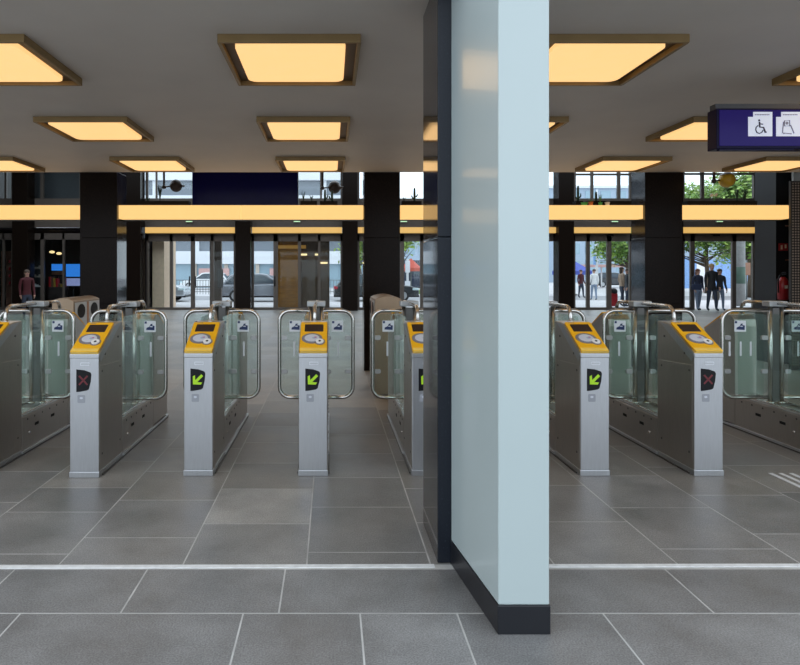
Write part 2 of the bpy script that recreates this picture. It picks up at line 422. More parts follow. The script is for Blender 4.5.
# ------------------------------------------------------------------ granite columns
COLX = [(-12.5,-11.93,'black granite column beyond the first ticket gate on the left edge'),
        (-8.16,-7.59,''), (-3.825,-3.258,'black granite column behind the waste bins, left of the glass entrance doors'),
        (.511,1.061,'black granite column standing right behind the single bronze bin'),
        (4.80,5.37,'black granite column between the two right-hand glass doorways')]
for x0, x1, lab in COLX[2:]:
    t = thing('granite_column', lab, 'column', ((x0+x1)/2, YC+.215, 0), 0, 'near granite columns of the hall')
    w = (x1-x0)/2
    zs = [0, 1.02, 2.03, 3.04, 4.05, 5.06, 6.4]
    for a, b in zip(zs, zs[1:]):
        mm = MB(); mm.box(-w, w, -.215, .215, a+.0015, b-.0015)
        me = mm.mesh('stone_block', [M['granite_brown'], M['granite']], .003)
        for p in me.polygons:
            if abs(p.normal.x) > .9: p.material_index = 1
        link('stone_block', me, t)
FX = [20.3, 133, 243, 350, 459, 566, 675]
flab = ['dark far column beside the lit shop display on the left', 'dark far column left of the glass doors with the silver car outside',
        'dark far column between silver-car doors and wooden booth doors', 'dark far column between wooden booth and the near granite column',
        'dark far column behind the white entrance pillar', 'dark far column left of doorway with the white-shirted pedestrian',
        'dark far column left of the doorway three people enter by']
for px, lab in zip(FX, flab):
    x = wx(px, YF-.6)
    mm = MB(); mm.box(-.3, .3, -.3, .3, 0, 6.4)
    o = mm.build('facade_column', M['granite_brown'], None, .01); o.location = (x, YF-.35, 0)
    tag(o, lab, 'column', 'far facade columns')

# ------------------------------------------------------------------ entrance pillar: granite core and white cladding
gp = thing('granite_pillar', 'black polished granite pillar edge behind the white entrance pillar', 'pillar', (.58, 3.15, 0))
GX0, GX1 = .553-.58, .93-.58
zs = [0, 1.66, CEIL]
for a, b in ((0,1.682),(1.685,CEIL)):
    mm = MB(); mm.box(GX0, GX1, 0, .49, a, b)
    me = mm.mesh('stone_slab', [M['granite'], M['granite_honed']], .004)
    for p in me.polygons:
        if p.normal.y < -.5: p.material_index = 1
    link('stone_slab', me, gp)
wp = thing('clad_pillar', 'white enamelled entrance pillar with a black baseboard, largest thing in view', 'pillar', (.8, 2.53, 0))
def clad(off, z0, z1):
    P = [(.697-.8-off, -off), (.908-.8+off, -off), (.93-.8+off, .615), (.622-.8-off, .615)]
    mm = MB(); mm.prism(P, 'z', z0, z1); return mm
clad(0, .12, CEIL).build('cladding', M['enamel'], wp, .006, 3)
clad(.004, 0, .12).build('baseboard', M['base_black'], wp, .003)
for py in (34, 141, 246, 349, 452):
    z = wz(py, 3.13)
    mm = MB(); mm.cyl((.630-.8+.004, .585, z), (.630-.8-.004, .585, z), .006, 10); mm.build('screw', M['head'], wp)

# ------------------------------------------------------------------ ceiling lights
LS = .92
LAMP_W = 1.3
def light_frame(): 
    mm = MB(); h = LS/2; t = .055; w = .022
    mm.box(-h, h, -h, -h+w, -t, 0); mm.box(-h, h, h-w, h, -t, 0); mm.box(-h, -h+w, -h+w, h-w, -t, 0); mm.box(h-w, h, -h+w, h-w, -t, 0)
    return mm.mesh('frame', M['bronze'], .003)
def light_tray():
    mm = MB(); h = LS/2-.022
    mm.box(-h, h, -h, h, -.02, -.006); return mm.mesh('tray', M['bronze_in'])
def light_diff():
    mm = MB(); mm.prism(rrect(LS-.19, LS-.15, .07, 6, 0, -.012), 'z', -.050, -.018); return mm.mesh('diffuser', M['diff'], .004)
LF, LT, LD = light_frame(), light_tray(), light_diff()
rown = ['first row from the entrance', 'second row from the entrance', 'third row from the entrance']
LX = [(-2,''),(-1,''),(0,''),(1,''),(2,''),(3,'')]
lights_lab = {
 (-1,0):'square bronze ceiling light cut by the left edge, nearest row', (0,0):'large square bronze ceiling light above the second and third gates, nearest row',
 (1,0):'square bronze ceiling light half behind the white pillar top, nearest row', (2,0):'square bronze ceiling light showing only a corner above the blue sign',
 (-1,1):'square ceiling light in the second row, left of the granite pillar by two', (0,1):'square ceiling light in the second row, straight above the third gate',
 (1,1):'square ceiling light in the second row, mostly hidden by the white pillar', (2,1):'square ceiling light partly hidden behind the blue hanging sign',
 (-2,2):'square ceiling light in the last row, cut by the left edge', (-1,2):'square ceiling light in the last row near the granite column behind the bins',
 (0,2):'square ceiling light in the last row, in front of the navy departure board', (1,2):'square ceiling light in the last row behind the white pillar',
 (2,2):'square ceiling light in the last row above the doorway with blue parasols', (3,2):'square ceiling light in the last row above the three entering people'}
lights_lab[(-1,1)] = 'square ceiling light in the second row, above the first ticket gate'
for (i, k), lab in lights_lab.items():
    x = wx(289.0, 2.554*HC) + ((1.41,1.43,1.432) if i < 0 else (1.378,1.40,1.41))[k]*HC*i
    y = HC*(2.554 + 1.35*k) + LS/2
    t = thing('ceiling_light', lab, 'ceiling light', (x, y, CEIL), 0, 'square bronze ceiling lights')
    link('frame', LF, t); link('tray', LT, t); link('diffuser', LD, t)
    la = bpy.data.lights.new('fixture_lamp', 'AREA'); la.shape = 'SQUARE'; la.size = .7; la.energy = LAMP_W; la.color = (1.0,.62,.28); la.spread = PI
    lo = bpy.data.objects.new('fixture_lamp', la); COL.objects.link(lo); lo.parent = t; lo.location = (0,0,-.062)

# ------------------------------------------------------------------ luminous beams between the near columns
BZ0, BZ1 = 2.32, 2.538
def beam(x0, x1, lab):
    t = thing('light_beam', lab, 'light beam', ((x0+x1)/2, YC+.04, BZ0), 0, 'glowing beams between the near columns')
    w = (x1-x0)/2
    n = max(1, round((x1-x0)/2.2))
    for i in range(n):
        a = -w + 2*w*i/n; b = -w + 2*w*(i+1)/n
        mm = MB(); mm.box(a+.0015, b-.0015, 0, .17, .004, BZ1-BZ0-.006); mm.build('diffuser', M['beam'], t, .006)
    mm = MB(); mm.box(-w, w, .172, .36, 0, BZ1-BZ0); mm.build('housing', M['hall_dark'], t)
beam(-8.9, -3.83, 'glowing amber beam at the left edge, left of the granite column')
beam(-3.25, .505, 'long glowing amber beam under the navy departure board')
beam(1.067, 4.794, 'glowing amber beam passing behind the white pillar')
beam(5.376, 7.03, 'glowing amber beam above the three people, under the yellow lamp')

# ------------------------------------------------------------------ ticket gates
GL = 1.87; GW = .106; GD = .50; GR = 1.38
CACHE = {}
def part(key, fn, parent, name=None):
    if key not in CACHE: CACHE[key] = fn()
    return link(name or CACHE[key].name.split('.')[0], CACHE[key], parent)
A0 = Vector((0, .915)); A1 = Vector((.33, 1.10))       # slope of the reader face in (y, z)
SL = (A1-A0).length; ANG = math.atan2(A1.y-A0.y, A1.x-A0.x)
def slope_M(y0=0, flip=False):
    Mx = Matrix.Translation((0, A0.x, A0.y)) @ Matrix.Rotation(ANG, 4, 'X')
    if flip: Mx = Matrix.Translation((0, GL, 0)) @ Matrix.Rotation(PI, 4, 'Z') @ Mx
    return Mx
PROF = [(.0,.04),(0,.885),(.004,.908),(.33,1.095),(.40,1.105),(GD+.01,1.105),(GD+.01,.04)]
def flipY(P): return [(GL-a, b) for a, b in P]
def me_front():
    mm = MB(); mm.prism(PROF, 'x', -GW, GW)
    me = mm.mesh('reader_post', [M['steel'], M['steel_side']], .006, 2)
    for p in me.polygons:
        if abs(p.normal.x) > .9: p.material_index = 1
    return me
def me_rear():
    P = flipY([(.0,.04),(0,.885),(.02,.93),(.30,1.075),(.36,1.095),(.43,1.09),(.475,1.05),(.49,.98),(.49,.04)])
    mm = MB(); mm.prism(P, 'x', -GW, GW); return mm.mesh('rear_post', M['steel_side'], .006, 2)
def me_cap(s):
    def f():
        P = [(.008,.893),(.33,1.083),(.415,1.10),(.50,1.10),(.50,1.088),(.06,.835),(.008,.835)]
        P = [(.006,.905),(.33,1.088),(.505,1.098),(.505,1.085),(.36,1.01),(.05,.838),(.006,.838)]
        P = [(.006,.888),(.006,.905),(.33,1.088),(.47,1.098),(.05,.852),(.03,.84)]
        mm = MB(); mm.prism(P, 'x', s*GW, s*(GW+.003)); return mm.mesh('cap_cheek', M['steel'], .001, 1)
    return f
def me_panel(s):
    def f():
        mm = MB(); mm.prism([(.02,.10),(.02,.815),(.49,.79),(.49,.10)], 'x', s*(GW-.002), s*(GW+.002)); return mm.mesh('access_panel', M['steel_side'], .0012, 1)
    return f
def me_lip():
    mm = MB(); mm.box(-GW-.001, GW+.001, -.004, .02, .872, .903); return mm.mesh('front_lip', M['steel'], .004)
def me_base():
    mm = MB(); mm.box(-GW-.004, GW+.004, -.006, GD, 0, .042); mm.box(-GW-.012, GW+.012, GD, GL+.006, 0, .03); return mm.mesh('plinth', M['steel'], .003)
def me_skirt():
    mm = MB(); mm.box(-GW-.014, GW+.014, .05, GL-.02, .0, .012); return mm.mesh('floor_flange', M['plinth'], .002)
def me_yellow(flip):
    def f():
        Mx = slope_M(0, flip); mm = MB()
        mm.prism(rrect(2*GW-.006, SL-.004, .012, 4, 0, SL/2), 'z', -.002, .012, 0, Mx)
        mm.box(-GW+.004, GW-.004, -.004, .035, -.012, .0135, 1, Mx)
        return mm.mesh('reader_face', [M['yellow'], M['yellow_lip']], .003)
    return f
def me_screen(flip):
    def f():
        mm = MB(); mm.prism(rrect(.145, .098, .006, 3, 0, SL*.77), 'z', .008, .0145, 0, slope_M(0, flip)); return mm.mesh('display', M['screen'], .001, 1)
    return f
def me_ring(flip):
    def f():
        mm = MB(); mm.prism(oval(.078, .066, -.012, SL*.40), 'z', .008, .0155, 0, slope_M(0, flip))
        mm.prism(oval(.040, .040, .047, SL*.29), 'z', .008, .0155, 0, slope_M(0, flip)); return mm.mesh('reader_ring', M['pad_ring'])
    return f
def me_pad(flip):
    def f():
        Mx = slope_M(0, flip)
        mm = MB(); mm.prism(oval(.056, .046, -.012, SL*.40), 'z', .012, .019, 0, Mx)
        mm.prism(oval(.017, .012, .006, SL*.40), 'z', .019, .0196, 1, Mx)
        mm.prism(oval(.010, .007, .014, SL*.42), 'z', .0195, .0201, 2, Mx); return mm.mesh('card_pad', [M['pad'], M['bld_grey'], M['pink']])
    return f
def me_btn(flip):
    def f():
        Mx = slope_M(0, flip)
        mm = MB(); mm.prism(oval(.030, .030, .047, SL*.29), 'z', .012, .021, 0, Mx)
        mm.prism(oval(.009, .011, .047, SL*.29, 12), 'z', .021, .0216, 1, Mx)
        mm.box(.036, .058, SL*.29-.003, SL*.29+.002, .021, .0214, 1, Mx); return mm.mesh('check_mark_disc', [M['white_dot'], M['dark']])
    return f
def me_logo(flip):
    def f():
        Mx = slope_M(0, flip); mm = MB()
        for i in range(4): mm.box(-.075+i*.012, -.066+i*.012, SL*.945, SL*.968, .012, .0127, 0, Mx)
        return mm.mesh('small_print', M['pad_ring'])
    return f
def me_label():
    mm = MB(); mm.prism(rrect(.066, .022, .004, 3, .005, .83), 'y', -.0025, .002, 0); mm.prism(rrect(.060, .016, .003, 3, .005, .83), 'y', -.0035, .002, 1)
    return mm.mesh('label_plate', [M['white'], M['steel']])
SHIELD = [(-.058,.792),(.0,.786),(.045,.770),(.052,.755),(.047,.70),(.033,.645),(.018,.637),(-.03,.628),(-.058,.626)]
def me_disp():
    mm = MB(); mm.prism(SHIELD, 'y', -.004, .003); return mm.mesh('status_display', M['dark'], .0015, 1)
def me_arrow():
    c, s = math.cos(math.radians(225)), math.sin(math.radians(225))
    P = [(-.050,-.011),(.008,-.011),(.0,-.034),(.05,.0),(.0,.034),(.008,.011),(-.050,.011)]
    P = [(-.050,-.010),(.012,-.010),(-.012,-.038),(.006,-.042),(.046,0),(.006,.042),(-.012,.038),(.012,.010),(-.050,.010)]
    Q = [(-.006+c*a-s*b, .708+s*a+c*b) for a, b in P]
    mm = MB(); mm.prism(Q, 'y', -.0055, -.003); return mm.mesh('arrow_symbol', M['led_green'])
def me_cross():
    mm = MB()
    for sg in (1,-1):
        Mx = Matrix.Translation((-.006, 0, .712)) @ Matrix.Rotation(sg*.82, 4, 'Y')
        mm.box(-.045, .045, -.0055, -.003, -.006, .006, 0, Mx)
    return mm.mesh('cross_symbol', M['led_red'])
def me_stick():
    mm = MB(); mm.prism(rrect(.055, .058, .008, 4, -.022, .575), 'y', -.0015, .002, 0); mm.prism(oval(.012,.008,-.022,.582,14), 'y', -.002, .002, 1); return mm.mesh('worn_sticker', [M['sticker_grey'], M['pad']])
def me_low():
    mm = MB(); mm.box(-GW+.004, GW-.004, GD, GR+.02, .03, .315); return mm.mesh('low_cabinet', M['steel_side'], .003)
def me_lowtop():
    mm = MB(); mm.box(-GW, GW, GD+.012, GR, .313, .322); return mm.mesh('cabinet_top', M['steel'], .002)
def me_lowpanel(s):
    def f():
        mm = MB(); mm.box(s*(GW-.006), s*(GW+.001), GD+.012, GR-.006, .05, .305); return mm.mesh('service_panel', M['steel_side'], .0015, 1)
    return f
def me_slot(s, y):
    def f():
        mm = MB(); mm.box(s*(GW-.003), s*(GW+.003), y-.035, y+.035, .19, .215); return mm.mesh('vent_slot', M['hole'], .002)
    return f
def me_lock(s):
    def f():
        mm = MB(); mm.cyl((s*(GW-.002), .63, .16), (s*(GW+.007), .63, .16), .011, 14); return mm.mesh('lock', M['tube'])
    return f
def me_screw(s, y, z):
    def f():
        mm = MB(); mm.cyl((s*(GW-.002), y, z), (s*(GW+.0045), y, z), .0085, 10); return mm.mesh('screw', M['plinth'])
    return f
WY = .985; PVX = .050; WT, WB, WR = 1.157, .378, .0165
def me_post(s):
    def f():
        mm = MB(); mm.cyl((s*PVX, WY, .318), (s*PVX, WY, 1.20), .019, 14); mm.cyl((s*PVX, WY, .32), (s*PVX, WY, .345), .032, 14); return mm.mesh('pivot_post', M['tube'])
    return f
def me_web():
    mm = MB(); mm.box(-.03, .03, WY-.004, WY+.012, .34, 1.18); return mm.mesh('post_web', M['plinth'])
def me_headbox():
    mm = MB(); mm.box(-.082, .082, WY-.035, WY+.065, 1.195, 1.243); return mm.mesh('hinge_head', M['head'], .006)
def arc(c, r, a0, a1, n, f): return [f(c[0]+r*math.cos(a0+(a1-a0)*i/n), c[1]+r*math.sin(a0+(a1-a0)*i/n)) for i in range(n+1)]
def me_guard():
    yF, yR, zt, r = .455, GL-.42, 1.222, .085
    f = lambda y, z: (0, y, z)
    path = [(0,yF,1.095),(0,yF,1.13)] + arc((yF+r, zt-r), r, PI, PI/2, 6, f) + [(0,WY-.035,zt)]
    mm = MB(); mm.tube(path, .0155, 12)
    path = [(0,WY+.065,zt)] + arc((yR-r, zt-r), r, PI/2, 0, 6, f) + [(0,yR,1.13),(0,yR,1.08)]
    mm.tube(path, .0155, 12)
    mm.cyl((0,yF,1.10),(0,yF,1.112),.026,14); mm.cyl((0,yR,1.085),(0,yR,1.10),.026,14)
    return mm.mesh('guard_rail', M['tube'])
def me_wing(s, reach):
    def f():
        r = .095; x1 = reach - WR
        g = lambda x, z: (s*x, WY, z)
        path = [g(PVX, WT), g(x1-r, WT)] + arc((x1-r, WT-r), r, PI/2, 0, 7, g)[1:] + arc((x1-r, WB+r), r, 0, -PI/2, 7, g) + [g(PVX, WB)]
        mm = MB(); mm.tube(path, WR, 12); return mm.mesh('swing_wing', M['tube'])
    return f
def me_pane(s, reach):
    def f():
        x0, x1 = PVX+.022, reach-.036; z0, z1 = WB+.028, WT-.03
        P = rrect(x1-x0, z1-z0, .06, 5, (x0+x1)/2, (z0+z1)/2)
        P = [(s*a, b) for a, b in P]
        mm = MB(); mm.prism(P, 'y', WY-.004, WY+.004); return mm.mesh('glass_pane', M['glass'])
    return f
def me_clip(x, z):
    def f():
        mm = MB(); mm.prism(rrect(.056, .040, .012, 4, x, z), 'y', WY-.011, WY+.011); return mm.mesh('glass_clip', M['clip'], .003)
    return f
def me_sticker(cx):
    def f():
        mm = MB(); y0 = WY-.0055; zc = 1.018; w = .052
        mm.prism(rrect(2*w, .1, .004, 3, cx, zc), 'y', y0, y0+.001, 0)
        mm.box(cx-w+.004, cx-w+.024, y0-.0004, y0+.0005, zc+.026, zc+.046, 1)
        hand = [(-.034,-.030),(.040,-.034),(.042,.006),(.020,.010),(.024,.024),(.006,.022),(-.004,.0),(-.030,-.012)]
        mm.prism([(cx+a, zc+b) for a, b in hand], 'y', y0-.0004, y0+.0005, 1)
        mm.prism([(cx+a, zc+b) for a, b in ((.0,-.004),(.022,-.006),(.024,.002),(.004,.004))], 'y', y0-.0008, y0+.0002, 0)
        return mm.mesh('safety_sticker', [M['white'], M['icon_blue']])
    return f
def me_wstrip(cx):
    def f():
        mm = MB(); mm.prism(rrect(.017, .132, .006, 3, cx, .815), 'y', WY-.006, WY-.0045); return mm.mesh('white_marker', M['white'])
    return f
def me_side(s, a, b):
    def f():
        mm = MB(); mm.prism(rrect(b-a, .80, .012, 3, (a+b)/2, .735), 'x', s*.088-.004, s*.088+.004); return mm.mesh('side_glass', M['glass'])
    return f
def me_siderail(s):
    def f():
        mm = MB(); mm.box(s*.088-.008, s*.088+.008, GD+.02, GR-.02, .322, .338); return mm.mesh('glass_rail', M['tube'], .003)
    return f
def make_gate(x, y, state, rl, rr, lab, markers=1):
    g = thing('ticket_gate', lab, 'ticket gate', (x, y, 0), 0, 'row of yellow topped ticket gates')
    post = part('front', me_front, g)
    part('lip', me_lip, g)
    for s in (-1, 1):
        part(('cap',s), me_cap(s), g); part(('panel',s), me_panel(s), g)
        for (yy, zz) in ((.06,.77),(.44,.75),(.06,.16),(.44,.16),(.12,.89),(.40,.99)):
            part(('screw',s,yy,zz), me_screw(s,yy,zz), g)
        part(('lowp',s), me_lowpanel(s), g)
        for yy in (.60,.72,.86,1.0,1.14,1.28): part(('screw',s,yy,.275), me_screw(s,yy,.275), g)
        for yy in (.76,1.06): part(('slot',s,yy), me_slot(s,yy), g)
        part(('lock',s), me_lock(s), g)
        part(('pv',s), me_post(s), g)
        part(('sg',s,0), me_side(s, GD+.025, WY-.035), g); part(('sg',s,1), me_side(s, WY+.035, GR-.02), g)
        part(('sr',s), me_siderail(s), g)
        reach = rl if s < 0 else rr
        w = part(('wing',s,reach), me_wing(s,reach), g)
        part(('pane',s,reach), me_pane(s,reach), w)
        for zz in (.914,.612):
            part(('clip',s*(reach-.062),zz), me_clip(s*(reach-.062),zz), w); part(('clip',s*.105,zz), me_clip(s*.105,zz), w)
        cx = s*(.19 if reach < .4 else .325)
        part(('stk',cx), me_sticker(cx), w)
        if reach < .4: part(('mk',s*.197), me_wstrip(s*.197), w)
        else:
            for q in (.23,.32,.42): part(('mk',s*q), me_wstrip(s*q), w)
    part('base', me_base, g); part('skirt', me_skirt, g)
    for fl, nm in ((False,'f'),(True,'r')):
        yf = part(('yel',nm), me_yellow(fl), g)
        part(('scr',nm), me_screen(fl), yf); part(('ring',nm), me_ring(fl), yf); part(('pad',nm), me_pad(fl), yf)
        part(('btn',nm), me_btn(fl), yf); part(('logo',nm), me_logo(fl), yf)
    part('label', me_label, g)
    d = part('disp', me_disp, g)
    if state == 'arrow': part('arrow', me_arrow, d)
    else: part('cross', me_cross, d)
    part('stick', me_stick, g); part('low', me_low, g); part('lowtop', me_lowtop, g); part('rear', me_rear, g)
    part('web', me_web, g); part('headbox', me_headbox, g); part('guard', me_guard, g)
    return g
N, WD = .347, .50
GY = 4.50
make_gate(-2.64, GY, 'cross', N, N, 'ticket gate cut off by the left edge, farthest left')
make_gate(-1.80, GY-.04, 'cross', N, N, 'ticket gate with red cross display, second from the left edge')
make_gate(-.975, GY, 'arrow', N, N, 'green-arrow ticket gate right beside the red-cross gate, in front of the silver-car doors')
make_gate(-.128, GY, 'arrow', N, N, 'green-arrow ticket gate seen straight on, glass wings showing on both sides')
make_gate(.708, GY, 'arrow', N, WD, 'green-arrow ticket gate half hidden by the granite pillar')
make_gate(1.95, GY, 'arrow', WD, N, 'green-arrow ticket gate just right of the white pillar')
make_gate(2.79, GY, 'cross', N, WD, 'red-cross ticket gate right of the white pillar')
make_gate(4.005, GY, 'cross', WD, N, 'ticket gate cut off by the right edge with the widest glass wing')

# ------------------------------------------------------------------ tactile stripes
for x, lab in ((3.281,'white tactile floor stripe nearest the red-cross gate on the right'), (3.356,'middle white tactile floor stripe of three at the right edge'), (3.434,'white tactile floor stripe closest to the right edge gate')):
    mm = MB(); mm.box(x-.016, x+.016, 3.2, 4.55, 0, .005)
    tag(mm.build('tactile_stripe', M['strip_white'], None, .002), lab, 'floor stripe', 'white tactile stripes')

# ------------------------------------------------------------------ hanging blue sign
def hanging_sign():
    Y = 4.6
    x0, x1 = wx(718, Y), wx(960, Y); z0, z1 = wz(148.5, Y), wz(108, Y)
    t = thing('hanging_sign', 'blue hanging sign with white wheelchair and luggage pictograms at upper right', 'sign', (x0, Y, z0))
    w, h = x1-x0, z1-z0
    mm = MB(); mm.box(-.005, w, .006, .125, 0, h); mm.build('housing', M['navy_dark'], t, .006)
    mm = MB(); mm.box(.012, w-.012, 0, .008, .02, h-.014); mm.build('lit_face', M['navy_lit'], t, .002)
    mm = MB(); mm.box(.01, .05, .02, .11, 0, .3); mm.box(w-.05, w-.01, .02, .11, 0, .3); 
    mm = MB(); mm.box(.0, w, .03, .10, h, h+.04); mm.build('mounting_rail', M['grey_panel'], t)
    for xx in (w-.25, w-.05):
        mm = MB(); mm.cyl((xx,.065,h+.04),(xx,.065,CEIL-z0),.012,12); mm.build('hanger', M['grey_panel'], t)
    mm = MB(); mm.box(.02, .58, .01, .05, -.012, 0); mm.build('lower_catch', M['navy_dark'], t)
    px = lambda p: wx(p, Y) - x0
    pz = lambda p: wz(p, Y) - z0
    def board(a, b, kind):
        P = [(px(a),pz(136.3)),(px(b),pz(136.3)),(px(b),pz(112)),(px(a+5),pz(112)),(px(a+5),pz(117)),(px(a),pz(117))]
        mm = MB(); mm.prism(P, 'y', -.004, .002)
        pc = mm.build('pictogram_board', M['picto'], t)
        mm = MB()
        for i in range(9): 
            q = px(a+6.5) + i*.0125
            mm.box(q, q+.0095, -.0048, -.003, pz(115.4), pz(114.3))
        mm.build('small_print', M['picto_grey'], pc)
        mm = MB(); Q = lambda u, v: (px(a+u), -.005, pz(117+v))
        if kind == 0:
            mm.cyl((px(a+10.7),-.006,pz(120.5)),(px(a+10.7),-.003,pz(120.5)),.0075,16)
            mm.tube([Q(10.9,5),Q(11.3,10.2),Q(15.0,10.6),Q(16.8,15.6),Q(17.8,15.2)], .0058, 8)
            mm.tube([Q(11,7),Q(14.5,7.4)], .004, 8)
            mm.tube([Q(9.6,8.6),Q(7.6,10.6),Q(7.2,13),Q(8.4,15.6),Q(10.8,16.6),Q(13.2,15.6),Q(14.6,13.4)], .0042, 8)
            mm.build('wheelchair_symbol', M['picto_ink'], pc)
        else:
            mm.tube([Q(8,4),Q(13,3.6),Q(13.2,9),Q(8,9.2)], .004, 8, closed=True)
            mm.tube([Q(7,5),Q(6,16),Q(15,17)], .004, 8); mm.tube([Q(14,8),Q(17.5,16.5)], .004, 8)
            mm.prism(oval(.011,.011,px(a+10.5),pz(123.3),14),'y',-.0055,-.003); mm.cyl((px(a+7.5),-.006,pz(133.6)),(px(a+7.5),-.003,pz(133.6)),.006,12)
            mm.build('luggage_symbol', M['picto_grey'], pc)
    board(748, 772, 0); board(776, 800, 1); board(804, 828, 0)
hanging_sign()

# ------------------------------------------------------------------ waste bins
def bin_(x, y, w, d, hgt, lab, holes):
    t = thing('waste_bin', lab, 'waste bin', (x, y, 0), 0)
    P = [(-w/2,.04)] + [(-w/2,hgt-.04)] + [(-w/2+w*i/8, hgt-.035+.035*math.sin(PI*i/8)) for i in range(1,8)] + [(w/2,hgt-.04),(w/2,.04)]
    mm = MB(); mm.prism(P, 'y', 0, d); mm.build('body', M['brown_bin'], t, .006)
    mm = MB(); mm.box(-w/2+.02, w/2-.02, .02, d-.02, 0, .05); mm.build('foot', M['plinth'], t)
    for s in (-1, 1):
        for i in range(holes):
            c = d*(i+.5)/holes; pw = d/holes*.86
            mm = MB(); mm.box(s*w/2, s*(w/2+.008), c-pw/2, c+pw/2, .12, hgt-.06); pl = mm.build('compartment_front', M['bin_plate'], t, .003)
            mm = MB(); mm.prism(oval(.11, .085, c, hgt-.165), 'x', s*(w/2+.006), s*(w/2+.012)); mm.build('throw_in_opening', M['hole'], pl)
        for i in range(1, holes):
            mm = MB(); mm.box(s*w/2, s*(w/2+.01), d*i/holes-.025, d*i/holes+.025, .1, hgt-.06); mm.build('divider', M['orange_trim'], t)
bin_(-3.16, 7.2, .26, .80, 1.20, 'bronze waste bin with two dark openings behind the red-cross gate', 2)
bin_(.69, 7.3, .32, .80, 1.22, 'bronze round-topped bin seen end-on in front of the middle granite column', 2)

# ------------------------------------------------------------------ planters, plants and ball lamps above the beams
PY = 9.60; PZ = BZ1
def planter(a, b, lab):
    x0, x1 = wx(a, PY), wx(b, PY)
    t = thing('planter_box', lab, 'planter', ((x0+x1)/2, PY, PZ), 0, 'black planters along the beams')
    w = (x1-x0)/2
    mm = MB(); mm.box(-w, w, -.07, -.06, 0, .08); mm.box(-w, w, .06, .07, 0, .08); mm.box(-w, -w+.01, -.06, .06, 0, .08); mm.box(w-.01, w, -.06, .06, 0, .08); mm.box(-w,w,-.07,.07,0,.008)
    mm.build('box', M['planter'], t)
    mm = MB(); mm.box(-w+.01, w-.01, -.06, .06, .008, .068); mm.build('soil', M['soil'], t)
planter(140, 190, 'black planter below the left ball lamp'); planter(300.5, 317, 'black planter with arching aloe beside the departure board')
planter(320, 337.5, 'black planter with two upright cacti under the middle ball lamp'); planter(401.5, 421, 'black planter beside the granite pillar reflection')
planter(574, 581.5, 'short black planter holding the branching cactus'); planter(586, 629, 'black planter behind the row of small pots')
planter(685, 754, 'long black planter with spiky plants at right')
SZ = PZ+.069
def cactus(px, h, arms, lab, z=SZ):
    t = thing('cactus', lab, 'plant', (wx(px,PY), PY, z), 0, 'plants on the beam ledge')
    h *= 1.2
    mm = MB(); mm.tube([(0,0,-.001),(0,0,h*.5),(0,0,h*.9),(0,0,h)], [.016,.019,.016,.006], 10)
    for s, zz, l in arms:
        mm.tube([(0,0,zz),(s*.03,0,zz+.005),(s*.042,0,zz+.03),(s*.044,0,zz+l)], [.011,.012,.012,.006], 8)
    mm.build('stem', M['cactus'], t)
def spiky(px, h, n, spread, material, lab, z=SZ):
    t = thing('spiky_plant', lab, 'plant', (wx(px,PY), PY, z), 0, 'plants on the beam ledge')
    mm = MB()
    for i in range(n):
        a = 2*PI*i/n + random.uniform(-.3,.3); sp = spread*random.uniform(.4,1.); hh = 1.2*h*random.uniform(.7,1)
        ca, sa = math.cos(a), math.sin(a)
        mm.tube([(0,0,-.001),(ca*sp*.3,sa*sp*.2,hh*.55),(ca*sp*.7,sa*sp*.4,hh*.95),(ca*sp,sa*sp*.5,hh*.85)], [.007,.008,.005,.001], 5, sx=.4)
    mm.build('leaf_rosette', material, t)
spiky(160, .24, 26, .06, M['cactus'], 'dark bushy plant under the left ball lamp')
spiky(148, .07, 12, .05, M['cactus'], 'low dark plant at the left window')
spiky(303.5, .16, 9, .08, M['cactus'], 'arching aloe beside the navy departure board')
spiky(311.5, .10, 12, .05, M['cactus'], 'small rosette plant right of the arching aloe')
cactus(325, .17, [(1,.06,.06)], 'left cactus of the pair below the middle ball lamp'); cactus(332, .15, [(-1,.05,.05)], 'right cactus of the pair below the middle ball lamp')
spiky(404, .08, 8, .05, M['cactus'], 'low plant right of the middle granite column'); cactus(414.5, .19, [(-1,.06,.05),(1,.08,.05)], 'cactus beside the reflection in the granite pillar')
cactus(578, .22, [(-1,.06,.02),(1,.07,.07)], 'branching cactus right of the white pillar')
def pot(px, w, h, mname, plant, lab):
    t = thing('flower_pot', lab, 'potted plant', (wx(px,PY-.11), PY-.12, PZ), 0, 'small pots on the beam')
    mm = MB(); mm.cyl((0,0,0),(0,0,h),w*.8,14,0,w); mm.cyl((0,0,h*.85),(0,0,h),w*1.08,14); mm.build('pot', M[mname], t)
    if plant:
        mm = MB()
        for i in range(7):
            a = 2*PI*i/7; mm.tube([(0,0,h*.8),(math.cos(a)*w*.5,math.sin(a)*w*.5,h+plant*.6),(math.cos(a)*w*.9,math.sin(a)*w*.9,h+plant)], [.007,.008,.002], 5, sx=.5)
        mm.build('leaves', M['leafg'], t)
pot(584, .05, .05, 'pot_green', 0, 'green dish next to the branching cactus'); pot(590.5, .035, .06, 'pot_orange', .03, 'orange pot between the green dish and upright leaves')
pot(600, .03, .05, 'pot_green', .13, 'green pot with bright upright leaves'); pot(607, .035, .055, 'pot_white', 0, 'white pot at the end of the little row')
cactus(596, .14, [], 'plain upright cactus behind the orange pot')
spiky(737, .19, 18, .06, M['cactus'], 'left spiky yucca at the right window'); spiky(744.5, .19, 18, .09, M['cactus'], 'right spiky yucca at the right window')
t = thing('flowering_plant', 'pale flower on thin stems left of the yuccas', 'plant', (wx(714,PY), PY, SZ), 0)
mm = MB()
for i in range(5): mm.tube([(0,0,-.001),(random.uniform(-.04,.04),0,.1)], .003, 5)
mm.build('stems', M['leafg'], t)
mm = MB()
for i in range(9): mm.ball((random.uniform(-.06,.06),random.uniform(-.02,.02),.11+random.uniform(-.012,.015)), .014, 8)
